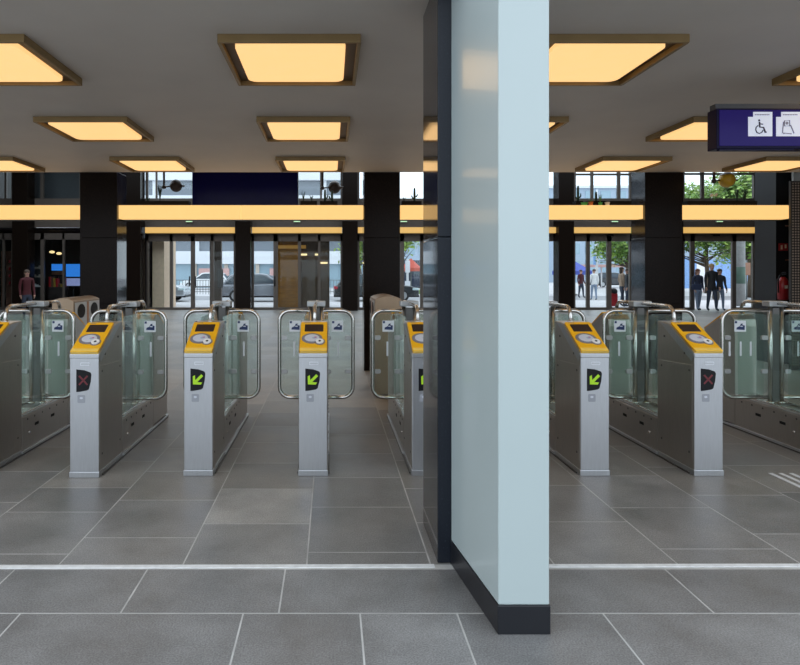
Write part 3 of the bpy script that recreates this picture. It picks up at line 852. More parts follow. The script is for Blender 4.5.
mm.build('blossoms', M['flower'], t)
def ball_lamp(px, py, sx, ky, Y, r, mname, lab):
    t = thing('ball_lamp', lab, 'lamp', (wx(sx,Y), Y, 6.4), 0, 'ball lamps on drop rods')
    z = wz(ky,Y)-6.4; bx = wx(px,Y)-wx(sx,Y); bz = wz(py,Y)-6.4
    mm = MB(); mm.cyl((0,0,z),(0,0,0),.022,12); mm.build('drop_rod', M['lamp_dark'], t)
    mm = MB(); mm.ball((0,0,z), .042, 14); mm.build('swivel_knob', M['lamp_dark'], t)
    mm = MB(); mm.cyl((.02,0,z),(bx-r*.8,0,bz),.014,10); mm.build('arm', M['lamp_dark'], t)
    mm = MB(); mm.cyl((bx+r*.9,0,bz),(bx+r+.05,0,bz),.018,10); mm.build('end_knob', M['lamp_dark'], t)
    mm = MB(); mm.ball((bx,0,bz), r, 24); mm.build('globe', M[mname], t)
    mm = MB(); mm.ball((bx,0,bz), r*1.06, 24, lo=.62, hi=1.); mm.build('hood', M['lamp_dark'], t)
ball_lamp(176, 186, 164, 187, 12, .12, 'lamp_dark', 'backlit brown ball lamp left of the navy departure board')  # globes beside the board dark brown: backlit shade put into the colour
ball_lamp(334.5, 187.5, 322.5, 188, 12, .122, 'lamp_dark', 'backlit brown ball lamp right of the navy departure board')
ball_lamp(727, 180, 714, 181, 10.2, .126, 'lamp_yellow', 'yellow ball lamp in the right upper window')

# departure board seen over the beam
Y = 12
t = thing('departure_board', 'wide navy departure board above the middle glowing beam', 'display board', (wx(245,Y), Y, 2.8), 0)
w = (wx(298,Y)-wx(192,Y))/2
mm = MB(); mm.box(-w, w, .012, .22, 0, .92); mm.build('housing', M['navy_dark'], t, .01)
mm = MB(); mm.box(-w+.012, w-.012, 0, .014, .012, .908); mm.build('glass_front', M['navy'], t)
for s in (-.7,.7):
    mm = MB(); mm.cyl((s*w,.11,.92),(s*w,.11,3.6),.03,12); mm.build('hanger', M['hall_dark'], t)

# ------------------------------------------------------------------ right side: pier, extinguisher, perforated screen
m = MB(); m.box(wx(776,10), 9.0, 10.0, 10.5, 0, 6.4); struct('wall_pier', m, M['base_black'])
m = MB(); m.box(7.26, 7.29, 9.6, 10.0, 0, 2.0); 
t = thing('perforated_screen', 'perforated bronze screen at the right edge beside the glowing beam', 'screen', (7.055, 9.36, 0), 0)
mm = MB(); mm.box(.012, 1.93, .0, .006, .05, wz(182,9.36)-.01); mm.build('perforated_sheet', M['perf'], t)
mm = MB(); mm.box(0,.014,-.01,.03,0,wz(181,9.36)); mm.box(1.93,1.944,-.01,.03,0,wz(181,9.36)); mm.box(.014,1.93,-.01,.03,wz(182,9.36)-.01,wz(181,9.36)); mm.box(.014,1.93,-.01,.03,0,.05); mm.build('frame', M['hall_dark'], t)
m = MB(); m.box(wx(792,9.75), 9.0, 9.72, 9.76, wz(182,9.74), 3.4); struct('wall_above_screen', m, mat('pale_grey_panel', (.35,.37,.37), .6))
t = thing('fire_extinguisher', 'red fire extinguisher on the black pier beneath a red sign', 'fire extinguisher', (wx(783,9.9), 9.9, wz(300,9.9)), 0)
mm = MB(); mm.tube([(0,0,0),(0,0,.012),(0,0,.30),(0,0,.35),(0,0,.375)], [.05,.075,.075,.055,.025], 20); mm.build('cylinder', M['red'], t)
mm = MB(); mm.cyl((0,0,.375),(0,0,.41),.02,12); mm.box(-.012,.012,-.09,.02,.41,.425); mm.box(-.012,.012,-.08,.02,.44,.452); mm.build('valve_handle', M['dark'], t)
mm = MB(); mm.tube([(0,-.01,.395),(-.07,-.03,.40),(-.10,-.03,.33),(-.095,-.03,.12)], .011, 8); mm.build('hose', M['dark'], t)
mm = MB(); mm.box(-.025,.025,-.0765,-.070,.19,.24); mm.build('label', M['white'], t)
mm = MB(); mm.box(-.04,.04,.07,.10,.10,.34); mm.build('wall_bracket', M['dark'], t)
t = thing('safety_sign', 'small red safety sign on the black pier above the extinguisher', 'sign', (wx(783,10), 9.994, wz(247,10)), 0)
mm = MB(); mm.box(-.075,.075,-.004,.006,-.06,.06); mm.build('sign_plate', M['red_sign'], t)
mm = MB(); mm.box(-.045,-.015,-.006,-.003,-.04,.03); mm.box(.02,.05,-.006,-.003,-.02,.04); mm.build('symbol', M['flower'], t)
for py, lab in ((226,'upper pale card reader tab on the black pier'),(260,'lower pale card reader tab on the black pier')):
    mm = MB(); mm.box(-.05,.05,-.03,0,-.008,.008)
    o = mm.build('wall_bracket_tab', M['brown_sign'], None, .003); o.location = (wx(788,10), 10.0, wz(py,10))
    tag(o, 'small pale bracket on the black pier ' + ('above the red sign' if py == 226 else 'between red sign and extinguisher'), 'bracket')

# ------------------------------------------------------------------ far facade
FZ_D, FZ_S, FZ_W = wz(238,YF), 3.32, wz(200,YF)      # door head, light strip top, window sill
X = lambda px: wx(px, YF)
m = MB(); m.box(-14, X(757), YF-.05, YF+.25, FZ_S, FZ_W); struct('wall_spandrel', m, M['fascia'])
m = MB(); m.box(X(757), 18.2, YF-.3, YF+.3, 0, 6.4); struct('wall_facade_right', m, M['grey_panel'])
t = MB(); t.box(X(767), X(771), YF-.46, YF-.302, wz(250,YF), 6.2); tag(t.build('vertical_duct', M['base_black'], None), 'narrow black vertical duct on the grey wall right of the entrance', 'duct')
m = MB(); m.box(-14, X(757), YF-.05, YF+.25, 6.2, 6.4); struct('wall_facade_top', m, M['fascia'])
def glazed(name, px0, px1, z0, z1, mull, frame_w=2.0, rails=(), head=0, glassed=True, y=YF, handles=(), foot=.10, openings=()):
    root = bpy.data.objects.new(name, None); COL.objects.link(root); root['kind'] = 'structure'
    root.location = ((X(px0)+X(px1))/2, y, z0); cx = root.location.x
    mm = MB(); h = z1-z0
    for (a, b) in [(px0, px0+frame_w), (px1-frame_w, px1)] + list(mull): mm.box(X(a)-cx, X(b)-cx, -.05, .05, 0, h)
    mm.box(X(px0)-cx, X(px1)-cx, -.05, .05, h-.1-head, h)
    edges = [px0+frame_w] + [q for p in mull for q in p] + [px1-frame_w]
    for i in range(0, len(edges), 2):
        if (i//2) in openings: continue
        mm.box(X(edges[i])-cx, X(edges[i+1])-cx, -.05, .05, 0, foot)
        for r in rails: mm.box(X(edges[i])-cx, X(edges[i+1])-cx, -.03, .03, r-z0-.04, r-z0+.04)
    mm.build('frame', M['facade_frame'], root)
    for i in range(0, len(edges), 2):
        if (i//2) in openings: continue
        g = MB(); g.box(X(edges[i])-cx, X(edges[i+1])-cx, -.008, .008, foot, h-.1-head); g.build('pane', M['door_glass'], root)
    for hx in handles:
        g = MB(); g.cyl((X(hx)-cx, -.08, .95), (X(hx)-cx, -.08, 1.35), .025, 8); g.box(X(hx)-cx-.02, X(hx)-cx+.02, -.09, -.05, .98, 1.02); g.box(X(hx)-cx-.02, X(hx)-cx+.02, -.09, -.05, 1.28, 1.32); g.build('handle', M['dark'], root)
    return root
glazed('door_1', 147, 235.8, 0, FZ_S-.25, [(170,173),(191,195),(211,214)], head=.22, handles=(190,196))
glazed('door_2', 252, 342.5, 0, FZ_S-.25, [(273.5,278),(298,301),(318,320.5)], head=.22, handles=(275,))
glazed('door_3', 357.5, 451.5, 0, FZ_S-.25, [(364,366),(400,404),(420,424)], head=.22)
glazed('door_4', 466.5, 558.5, 0, FZ_S-.25, [(490,493),(510,514),(534,537)], head=.22)
glazed('door_5', 573, 631, 0, FZ_S-.25, [(586,589.5),(606.5,611)], head=.22)
glazed('door_6', 682, 757, 0, FZ_S-.25, [(690,694),(731.5,735.5),(752,754)], head=.22, openings=(1,))
for k, px in ((1,192),(5,609),(6,715)):
    mm = MB(); mm.box(-.12,.12,-.09,0,-.04,.04); o = mm.build('door_sensor', M['dark'], None, .01); o.location = (X(px), YF-.05, wz(235.5,YF))
    tag(o, 'small black motion sensor over the ' + {1:'silver-car doors',5:'doorway of the white-shirted pedestrian',6:'open doorway of the three people'}[k], 'sensor')
glazed('window_1', -14.5, 14, FZ_W, 6.2, [(5,7)], foot=.06); glazed('window_2', 28, 125.5, FZ_W, 6.2, [(41,44),(80,83)], foot=.06)
glazed('window_3', 140.5, 235.5, FZ_W, 6.2, [(146,148.3),(155.8,157.4),(200,203)], foot=.06)
glazed('window_4', 250.5, 342.5, FZ_W, 6.2, [(270,272),(320,322)], foot=.06); glazed('window_5', 357.5, 451.5, FZ_W, 6.2, [(385,387),(432,434)], foot=.06)
glazed('window_6', 466.5, 558.5, FZ_W, 6.2, [(500,502)], foot=.06); glazed('window_7', 573.5, 631, FZ_W, 6.2, [(590.5,593),(617,620)], rails=(wz(174.5,YF),), foot=.06)
glazed('window_8', 682, 755, FZ_W, 6.2, [(700.5,703.5)], rails=(wz(174,YF),), foot=.06)
# dark backing behind the leftmost upper windows
m = MB(); m.box(X(24), X(126), YF+.5, YF+.6, FZ_W-.6, 6.2); struct('wall_behind_window', m, M['grey_panel'])
strips = [(145,234.5,'thin amber light strip over the silver-car doors'),(252,342,'thin amber light strip over the wooden booth'),(358,450,'thin amber light strip behind the middle granite column'),
          (467,558,'thin amber light strip behind the white pillar'),(573.5,631,'thin amber light strip over the parasol-view doorway'),(683,763,'thin amber light strip over the three people')]
for a, b, lab in strips:
    Y2 = YF-.40; x0, x1 = wx(a,Y2), wx(b,Y2);
    for q in FX:
        cq = wx(q, YF-.6)
        if cq < (x0+x1)/2: x0 = max(x0, cq+.312)
        else: x1 = min(x1, cq-.312)
    z0, z1 = wz(233,Y2), wz(227.2,Y2)
    t = thing('light_strip', lab, 'light strip', ((x0+x1)/2, Y2, z0), 0, 'thin amber strips over the far doors')
    w = (x1-x0)/2
    mm = MB(); mm.box(-w, w, 0, .10, 0, z1-z0); mm.build('diffuser', M['strip'], t, .01)
    mm = MB(); mm.box(-w, w, .102, .345, -.02, z1-z0+.04); mm.build('canopy_box', M['fascia'], t)
for px, lab in ((189.5,'over the silver-car doors'),(297,'over the wooden booth'),(403.5,'right of the middle granite column'),(614,'over the parasol-view doorway'),(718.5,'over the three entering people')):
    Y2 = YF-.05; t = thing('exit_sign', 'small pale green exit light ' + lab, 'exit light', (wx(px,Y2), Y2, wz(222.4,Y2)), 0, 'green exit lights')
    mm = MB(); mm.box(-.14,.14,-.08,0,0,.10); mm.build('housing', M['head'], t, .01)
    mm = MB(); mm.box(-.125,.125,-.085,-.075,.012,.088); mm.build('lit_panel', M['exit_green'], t)

# wooden booth behind door_2
t = thing('wooden_booth', 'amber wooden booth with brown doors behind the middle glass doors', 'booth', ((X(277)+X(329))/2, YF+.5, 0), 0)
cx = t.location.x; Yb = YF+.5
bx = lambda p: wx(p, Yb) - cx
mm = MB(); mm.box(bx(277), bx(299), 0, 2.0, 0, 2.95); mm.build('wood_panelling', M['wood'], t, .01)
mm = MB(); mm.box(bx(299), bx(329.5), .1, 2.0, 0, 2.95); mm.build('dark_wall', M['wood_door'], t, .01)
for a, b in ((301.5,316),(319.5,328)):
    mm = MB(); mm.box(bx(a), bx(b), .04, .1, .05, 2.4); d = mm.build('door_leaf', M['wood_door'], t, .01)
for z in (.9,1.5,2.45):
    mm = MB(); mm.box(bx(277), bx(299), -.02, 0, z-.02, z+.02); mm.build('wood_rail', M['wood'], t)
mm = MB(); mm.box(bx(277.5), bx(306), -.05, 0, 2.48, 2.62); mm.build('lit_lintel', mat('amber_lit_lintel',(.4,.25,.07),.4, emit=.15, ecol=(1,.5,.1)), t)
for a, b, z in ((299.5,307,2.2),(315,319,2.2),(320,327.5,1.86)):
    mm = MB(); mm.box(bx(a), bx(b), -.05, .04, z, z+.07); mm.build('lamp', M['bulb'], t)
m = MB(); m.box(X(148), X(160), YF+.6, YF+2.5, 0, 2.9); struct('wall_lobby', m, M['beige_wall'])

# shop bays on the left
m = MB(); m.box(-14, X(126), YF+3.0, YF+3.2, 0, FZ_S); struct('wall_shop_back', m, M['shop_dark'])
m = MB(); m.box(X(126), X(146), YF+.3, YF+3.2, 0, FZ_S); struct('wall_shop_side', m, M['shop_dark'])
m = MB(); m.box(-14, X(126), YF+.3, YF+3.2, FZ_S-.1, FZ_S); struct('ceiling_shop', m, M['shop_dark'])
glazed('window_9', -14, 14, .0, FZ_S-.25, [(3,5)], head=.15); glazed('window_10', 28, 125.5, 0, FZ_S-.25, [(41,44.5),(63,65)], head=.15)
def screen_(a, b, ya, yb, lab, two):
    Y2 = YF+1.2
    t = thing('shop_screen', lab, 'screen', (wx((a+b)/2,Y2), Y2, wz(yb,Y2)), 0)
    w = (wx(b,Y2)-wx(a,Y2))/2; h = wz(ya,Y2)-wz(yb,Y2)
    mm = MB(); mm.box(-w-.02, w+.02, .01, .07, -.02, h+.02); mm.build('casing', M['dark'], t)
    mm = MB(); mm.box(-w, w, 0, .012, h*.45, h); mm.build('blue_picture', M['screen_blue'], t)
    mm = MB(); mm.box(-w, w, 0, .012, h*.38, h*.45); mm.box(-w,w,0,.012,0,.05); mm.build('dark_picture_band', M['dark'], t)
    mm = MB(); mm.box(-w, w, 0, .012, .05, h*.38); mm.build('pale_picture', M['screen_lav'] if two else M['shop_brown'], t)
    mm = MB(); mm.cyl((0,.04,-wz(yb,Y2)),(0,.04,0),.04,10); mm.build('stand', M['dark'], t)
screen_(51.5, 63, 264, 276, 'smaller blue shop screen left of the window mullion', False)
screen_(66, 80, 264, 287, 'larger blue and lavender shop screen next to the near granite column', True)
for px, py, lab in ((52,252,'left warm shop lamp above the blue screens'),(59,253.5,'right warm shop lamp above the blue screens')):
    Y2 = YF+1.6; t = thing('pendant_lamp', lab, 'lamp', (wx(px,Y2), Y2, wz(py,Y2)), 0, 'warm shop lamps')
    mm = MB(); mm.ball((0,0,0), (.11,.11,.06), 14); mm.build('bulb', M['bulb'], t)
    mm = MB(); mm.cyl((0,0,.04),(0,0,FZ_S-.1-t.location.z),.01,6); mm.build('cord', M['dark'], t)
t = thing('magazine_rack', 'dark rack with pale leaflets left of the blue shop screens', 'rack', (wx(35,YF+1), YF+1, 0), 0)
mm = MB(); mm.box(-.27,.27,.05,.3,0,2.0); mm.build('rack_body', M['coat_char'], t)
for i, z in enumerate((.95,1.35,1.7)):
    mm = MB(); mm.box(-.25,.25,-.02,.05,z-.08,z-.05); mm.build('shelf', M['grey_panel'], t)
    mm = MB()
    for k in range(5): mm.box(-.24+k*.098, -.16+k*.098, -.005, .03, z-.05, z+random.uniform(.0,.09))
    mm.build('leaflets', M['bag'] if i else M['white'], t)
t = thing('shop_shelf', 'brown shop shelf with white items at the left edge', 'shelf', (wx(7,YF+1), YF+1, 0), 0)
mm = MB(); mm.box(-.3,.3,.1,.4,0,2.4); mm.build('shelf_back', M['shop_brown'], t)
for z in (1.0,1.3,1.6,1.9):
    mm = MB(); mm.box(-.3,.3,-.05,.1,z-.03,z); mm.build('shelf_board', M['shop_brown'], t)
    mm = MB(); mm.cyl((.22,.02,z),(.22,.02,z+.17),.045,10); mm.cyl((.1,.02,z),(.1,.02,z+.12),.04,10,1); mm.build('goods', [M['white'],M['red']], t)
t = thing('display_table', 'dark display table with yellow and red packets under the small blue screen', 'table', (wx(58,YF+.9), YF+.9, 0), 0)
mm = MB(); mm.box(-.36,.36,-.2,.2,.8,.9); mm.box(-.33,.33,-.15,.15,0,.8); mm.build('table_body', M['shop_dark'], t)
mm = MB()
for i in range(7):
    h = random.uniform(.1,.45); mm.box(-.34+i*.096,-.26+i*.096,-.1,.1,.9,.9+h,i%3)
mm.build('packets', [M['red'],M['shop_brown'],mat('ochre_packet',(.3,.2,.02),.6)], t)

# ------------------------------------------------------------------ people
def person(loc, H, rz, top, legs, hair, lab, hairlen=0, stride=.06, armout=0.0, shoe='shoe', bend=0, long_coat=0):
    nodes = {}
    bmn = []; edges = []
    def nd(k, p, r, par=None):
        nodes[k] = len(bmn); bmn.append((Vector(p)*H, (r[0]*H, r[1]*H)))
        if par: edges.append((nodes[par], nodes[k]))
    nd('pelvis',(0,0,.525),(.078,.060)); nd('waist',(0,0,.61),(.070,.052),'pelvis'); nd('chest',(0,-.0,.72),(.085,.058),'waist'); nd('ubase',(0,.005,.80),(.070,.045),'chest')
    nd('neck',(0,0,.855),(.028,.028),'ubase'); nd('jaw',(0,-.008,.885),(.036,.042),'neck'); nd('skull',(0,-.002,.935),(.046,.056),'jaw'); nd('crown',(0,.002,.975),(.030,.036),'skull')
    for s, n in ((-1,'l'),(1,'r')):
        nd('sh'+n,(s*.105,.005,.800),(.036,.036),'ubase'); nd('el'+n,(s*(.125+armout),.02,.640),(.028,.028),'sh'+n); nd('wr'+n,(s*(.125+armout),-.035-s*stride*.4,.505),(.019,.019),'el'+n)
        nd('palm'+n,(s*(.122+armout),-.045-s*stride*.5,.468),(.015,.020),'wr'+n)
        nd('hip'+n,(s*.048,0,.48),(.056,.056),'pelvis'); nd('kn'+n,(s*.052,-s*stride*.5-.012,.285),(.037,.037),'hip'+n); nd('an'+n,(s*.05,-s*stride,.055),(.024,.024),'kn'+n)
        nd('to'+n,(s*.056,-s*stride-.075,.022),(.024,.019),'an'+n)
    me = bpy.data.meshes.new('tmp'); me.from_pydata([tuple(p) for p, r in bmn], edges, [])
    ob = bpy.data.objects.new('tmp', me); COL.objects.link(ob)
    sk = ob.modifiers.new('s','SKIN'); sub = ob.modifiers.new('u','SUBSURF'); sub.levels = 1; sub.render_levels = 1
    if not me.skin_vertices: 
        bmx = bmesh.new(); bmx.from_mesh(me); bmx.verts.layers.skin.verify(); bmx.to_mesh(me); bmx.free()
    for i, (p, r) in enumerate(bmn):
        sv = me.skin_vertices[0].data[i]; sv.radius = r; sv.use_root = (i == 0)
    dg = bpy.context.evaluated_depsgraph_get()
    m2 = bpy.data.meshes.new_from_object(ob.evaluated_get(dg)); bpy.data.objects.remove(ob); 
    mb = MB()
    vs = [v.co.copy() for v in m2.vertices]
    for p in m2.polygons:
        c = p.center/H
        arm = abs(c.x) > .095+armout*.5 and c.z < .8
        if c.z > .850: mi = 0
        elif arm: mi = 0 if c.z < .50 else 1
        elif c.z > .50 - long_coat: mi = 1
        elif c.z < .045: mi = 3
        else: mi = 2
        mb.f.append(list(p.vertices)); mb.m.append(mi); mb.sm.append(True)
    mb.v = vs
    for s, n in ((-1,'l'),(1,'r')):
        b = bmn[nodes['palm'+n]][0]
        for k in range(4):
            o = Vector((0, (k-1.5)*.010*H, -.006*H)); L = (.034,.040,.038,.030)[k]*H
            mb.tube([b+o, b+o+Vector((-s*.004*H,-.004*H,-L*.5)), b+o+Vector((-s*.012*H,-.006*H,-L))], [.0052*H,.0048*H,.0035*H], 6)
        mb.tube([b+Vector((0,-.015*H,.008*H)), b+Vector((-s*.008*H,-.028*H,-.006*H)), b+Vector((-s*.012*H,-.031*H,-.022*H))], [.006*H,.0055*H,.004*H], 6)
        mb.ball((s*.047*H,.004*H,.925*H), (.006*H,.011*H,.016*H), 8)
        mb.ball((s*.018*H,-.050*H,.933*H), (.007*H,.005*H,.005*H), 8, 3)
    mb.ball((0,-.060*H,.918*H), (.008*H,.012*H,.014*H), 8); mb.ball((0,-.046*H,.898*H), (.016*H,.005*H,.004*H), 8, 4)
    t = thing('person', lab, 'person', loc, rz)
    mb.build('body', [M['skin'], M[top], M[legs], M[shoe], M['pink']], t)
    hb = MB(); hb.ball((0,.012*H,.945*H), (.054*H,.060*H,.052*H), 16, lo=-.25, hi=1)
    if hairlen: hb.ball((0,.035*H,.90*H-hairlen*H*.3), (.050*H,.028*H,(.05+hairlen)*H), 14)
    hb.build('hair', M[hair], t)
    return t
YP = 24.0
person((wx(707,YP),YP-.3,0), 1.86, .0, 'coat_black', 'jeans_d', 'hair_blond', 'tall blond person in a black coat in the middle of the three entering', stride=.07, long_coat=.06)
person((wx(699.5,YP),YP+.1,0), 1.66, .1, 'coat_navy', 'jeans', 'hair_red', 'person in navy jacket and pale jeans, left of the tall blond one', .05, stride=-.05)
person((wx(719,YP),YP-.05,0), 1.66, -.1, 'coat_char', 'jeans', 'hair_brown', 'dark-haired person in charcoal jacket, right of the tall blond one', .03, stride=.05)
def bag_thing(px, py, Y, w, h, mname, lab):
    t = thing('shoulder_bag', lab, 'bag', (wx(px,Y), Y, wz(py,Y)), 0)
    mm = MB(); mm.prism([(-w*.85,-h),(w*.85,-h),(w,-h*.3),(w*.8,h*.5),(-w*.8,h*.5),(-w,-h*.3)], 'y', -.05, .05); mm.build('pouch', M[mname], t, .02)
    mm = MB(); mm.tube([(-w*.6,0,h*.4),(-w*.4,0,h*1.4),(w*.4,0,h*1.4),(w*.6,0,h*.4)], .012, 6); mm.build('strap', M['coat_black'], t)
bag_thing(716.0, 294, YP-.25, .13, .22, 'bag', 'pale bag carried between the tall blond and dark-haired people')
bag_thing(696.5, 286, YP-.42, .20, .15, 'bag_navy', 'navy bag held in front of the person in pale jeans')
person((wx(27,19),19,0), 1.60, .7, 'coat_red', 'jeans_d', 'hair_brown', 'person in a dark red coat in front of the shop at left', .05, stride=.02)
person((wx(594,33),33,0), 1.70, PI, 'shirt', 'jeans', 'hair_brown', 'person in white shirt and jeans on the pavement, seen from behind', stride=.06)
person((wx(622,27),27,0), 1.76, PI/2, 'coat_tan', 'jeans_d', 'hair_brown', 'person in a tan coat just outside the doorway right of the white-shirted one', .04)
person((wx(627.5,26.4),26.4,0), 1.70, -PI/2, 'coat_char', 'jeans_d', 'hair_brown', 'person in charcoal jacket beside the tan coat outside', .03)
person((wx(581,36),36,0), 1.68, .4, 'coat_red', 'jeans_d', 'hair_brown', 'person in dark red top near the white van outside')
t = thing('suitcase', 'red suitcase with dark top just outside the parasol-view doorway', 'suitcase', (wx(613.5,26),26,0), 0)
mm = MB(); mm.box(-.14,.14,-.12,.12,.06,.62); mm.build('case', M['red'], t, .04)
mm = MB(); mm.ball((0,0,.68), (.17,.14,.16), 12); mm.build('dark_bundle', M['coat_black'], t)
for s in (-1,1):
    mm = MB(); mm.cyl((s*.1,-.02,.035),(s*.1,.02,.035),.035,12); mm.build('wheel', M['dark'], t)

# ------------------------------------------------------------------ outdoors
m = MB(); m.box(-90, 110, YF+.6, 140, -.06, -.005); struct('ground_outside', m, M['asph'])
m = MB(); m.box(-90, 110, -60, -8, -.06, -.005); struct('ground_entrance', m, M['asph'])
m = MB(); m.box(-90, 110, 33.2, 39, -.005, 0.0); struct('road', m, M['street'])
def car(x, y, L, Hc, mname, lab, flip=1, van=False):
    # side view profile, nose towards +x
    t = thing('parked_car', lab, 'car', (x, y, 0), 0 if flip > 0 else PI, 'cars parked along the street')
    Wd = .86
    lo = [(-L/2,.30),(-L/2,.62),(-L/2+.08,.84),(L*.16,.90),(L*.40,.80),(L/2-.04,.66),(L/2,.50),(L/2-.02,.28)]
    if van: lo = [(-L/2,.3),(-L/2,1.1),(L*.36,1.1),(L/2-.05,.95),(L/2,.5),(L/2-.02,.3)]
    mm = MB()
    P = []
    for q, (a, b) in enumerate(lo): P.append((a, b))
    mm.prism(P, 'y', -Wd, Wd); body = mm.build('body', M[mname], t, .07, 3)
    cb = [(-L*.47,.82),(-L*.36,Hc-.06),(-L*.27,Hc),(-L*.02,Hc),(L*.06,Hc-.05),(L*.24,.86)]
    if van: cb = [(-L*.49,1.05),(-L*.48,Hc-.05),(-L*.45,Hc),(L*.20,Hc),(L*.28,Hc-.06),(L*.40,1.05)]
    n = len(cb); vs = []
    zmin, zmax = cb[0][1], Hc
    for s in (-1,1):
        for a, b in cb: vs.append((a, s*(Wd-.04-.16*(b-zmin)/(zmax-zmin)), b))
    fs = [list(range(n))[::-1], list(range(n,2*n))] + [(i,(i+1)%n,n+(i+1)%n,n+i) for i in range(n)]
    mm = MB(); mm.add(vs, fs); mm.build('cabin', M[mname], t, .04, 2)
    ins = .86
    for s in (-1,1):
        vs = []
        c = (sum(a for a, b in cb)/n, (zmin+Hc)/2+.02)
        for a, b in cb:
            a2 = c[0]+(a-c[0])*ins; b2 = c[1]+(b-c[1])*.72
            vs.append((a2, s*(Wd-.04-.16*(b2-zmin)/(zmax-zmin)+.006), b2))
        vs2 = [(a, b-s*.02, z) for a, b, z in vs]
        mm = MB(); mm.add(vs+vs2, [list(range(n))[::-1], list(range(n,2*n))] + [(i,(i+1)%n,n+(i+1)%n,n+i) for i in range(n)]); mm.build('side_window', M['car_glass'], t)
        mm = MB(); mm.box(L/2-.35, L/2-.03, s*(Wd-.30), s*(Wd+.01), .58, .70); mm.build('headlamp', M['headl'], t, .02)
        mm = MB(); mm.box(-L/2-.01, -L/2+.18, s*(Wd-.3), s*(Wd+.01), .64, .78); mm.build('tail_lamp', M['tail'], t, .02)
        for wx_ in (L*.31, -L*.30):
            mm = MB(); mm.cyl((wx_, s*(Wd-.18), .31), (wx_, s*(Wd+.015), .31), .31, 24); w = mm.build('wheel', M['tyre'], t, .02)
            mm = MB(); mm.cyl((wx_, s*(Wd+.0), .31), (wx_, s*(Wd+.025), .31), .20, 20); mm.build('rim', M['rim'], w, .01)
    # windscreens
    for (i, j) in ((0,1),(4,5)):
        (a, b), (c2, d) = cb[i], cb[j]
        y1 = Wd-.10-.16*(b-zmin)/(zmax-zmin); y2 = Wd-.10-.16*(d-zmin)/(zmax-zmin)
        nx, nz = (-(d-b), (c2-a)); l = math.hypot(nx, nz); nx, nz = nx/l*.012, nz/l*.012
        k = .12
        A = (a+(c2-a)*k, b+(d-b)*k); B = (c2-(c2-a)*k, d-(d-b)*k)
        vs = [(A[0]+nx,-y1,A[1]+nz),(A[0]+nx,y1,A[1]+nz),(B[0]+nx,y2,B[1]+nz),(B[0]+nx,-y2,B[1]+nz),(A[0]-nx,-y1,A[1]-nz),(A[0]-nx,y1,A[1]-nz),(B[0]-nx,y2,B[1]-nz),(B[0]-nx,-y2,B[1]-nz)]
        mm = MB(); mm.add(vs, [(0,1,2,3),(7,6,5,4),(0,4,5,1),(1,5,6,2),(2,6,7,3),(3,7,4,0)]); mm.build('windscreen', M['car_glass'], t)
    mm = MB(); mm.box(-L/2-.02, L/2+.02, -Wd+.1, Wd-.1, .22, .34); mm.build('bumper_sill', M['dark'], t, .02)
    return t
YCAR = 32.0
car(wx(188.5,YCAR)-2.15, YCAR, 4.3, 1.45, 'car_silver', 'silver car nose outside the left glass doors')
car(wx(221,YCAR)+2.2, YCAR, 4.4, 1.45, 'car_grey', 'grey car parked outside, tail at the second glass doors')
car(wx(418,YCAR)-2.2, YCAR+.4, 4.4, 1.42, 'car_dark', 'charcoal car outside right of the middle granite column')
car(wx(577,34)-2.3, 40.5, 4.6, 2.0, 'car_white', 'white van outside the parasol-view doorway', 1, True)
car(wx(413,52), 50, 5.2, 2.5, 'van_navy', 'dark blue van across the street, right of the middle granite column', 1, True)
car(wx(206,54), 54, 4.3, 1.5, 'car_white', 'pale car far across the street seen between the left door leaves', -1)
car(wx(622,60), 62, 4.6, 1.5, 'car_dark', 'dark car far behind the tan-coated person', 1)
# building across the street with white balcony bands
def bands(name, x0, x1, y, top, floor_h, lab, wall, band, win, z_first, bandh):
    t = thing(name, lab, 'building', ((x0+x1)/2, y, 0), 0)
    w = (x1-x0)/2
    mm = MB(); mm.box(-w, w, .6, 12, 0, top); mm.build('wall', M[wall], t)
    z = z_first
    while z+bandh < top:
        mm = MB(); mm.box(-w, w, 0, .6, z, z+bandh); mm.build('balcony_band', M[band], t)
        mm = MB(); mm.box(-w, w, .55, .6, z+bandh, z+floor_h); mm.build('window_band', M[win], t)
        n = int(w*2/4.2)
        mm = MB()
        for i in range(n+1): mm.box(-w+i*4.2, -w+i*4.2+.4, .3, .6, z+bandh, z+floor_h)
        mm.build('piers', M[band], t)
        z += floor_h
    mm = MB(); mm.box(-w, w, .5, .6, .0, z_first); mm.build('shop_window', M['bld_glass'], t)
    mm = MB()
    for i in range(int(w*2/3.1)): mm.box(-w+i*3.1, -w+i*3.1+.35, .3, .6, 0, z_first)
    mm.build('shop_piers', M['bld_beige'], t)
    for i in range(3):
        mm = MB(); mm.box(-w+6+i*7, -w+9+i*7, .2, .3, 1.2, 1.9); mm.build('shop_sign', M['shop_sign'], t)
    return t
bands('street_building', -26, 2.2, 60, 13.5, 2.75, 'white banded building across the street behind the left doors', 'bld_white', 'bld_white', 'bld_dark', 2.35, 1.25)
def office(x0, x1, y, top, lab, wall, nx, nz):
    t = thing('office_building', lab, 'building', ((x0+x1)/2, y, 0), 0)
    w = (x1-x0)/2
    mm = MB(); mm.box(-w, w, 0, 14, 0, top); mm.build('wall', M[wall], t)
    cw = 2*w/nx; chh = (top-1)/nz
    for k in range(nz):
        for i in range(nx):
            mm = MB(); mm.box(-w+i*cw+cw*.18, -w+(i+1)*cw-cw*.18, -.08, .02, 1+k*chh+chh*.25, 1+k*chh+chh*.85); mm.build('window', M['bld_glass'], t)
    mm = MB(); mm.box(-w-.2, w+.2, -.3, 14, top, top+.4); mm.build('roof_edge', M['bld_white'], t)
office(4, 16, 92, 11.5, 'blue-grey office far behind the dark blue van', 'bld_grey', 8, 4)
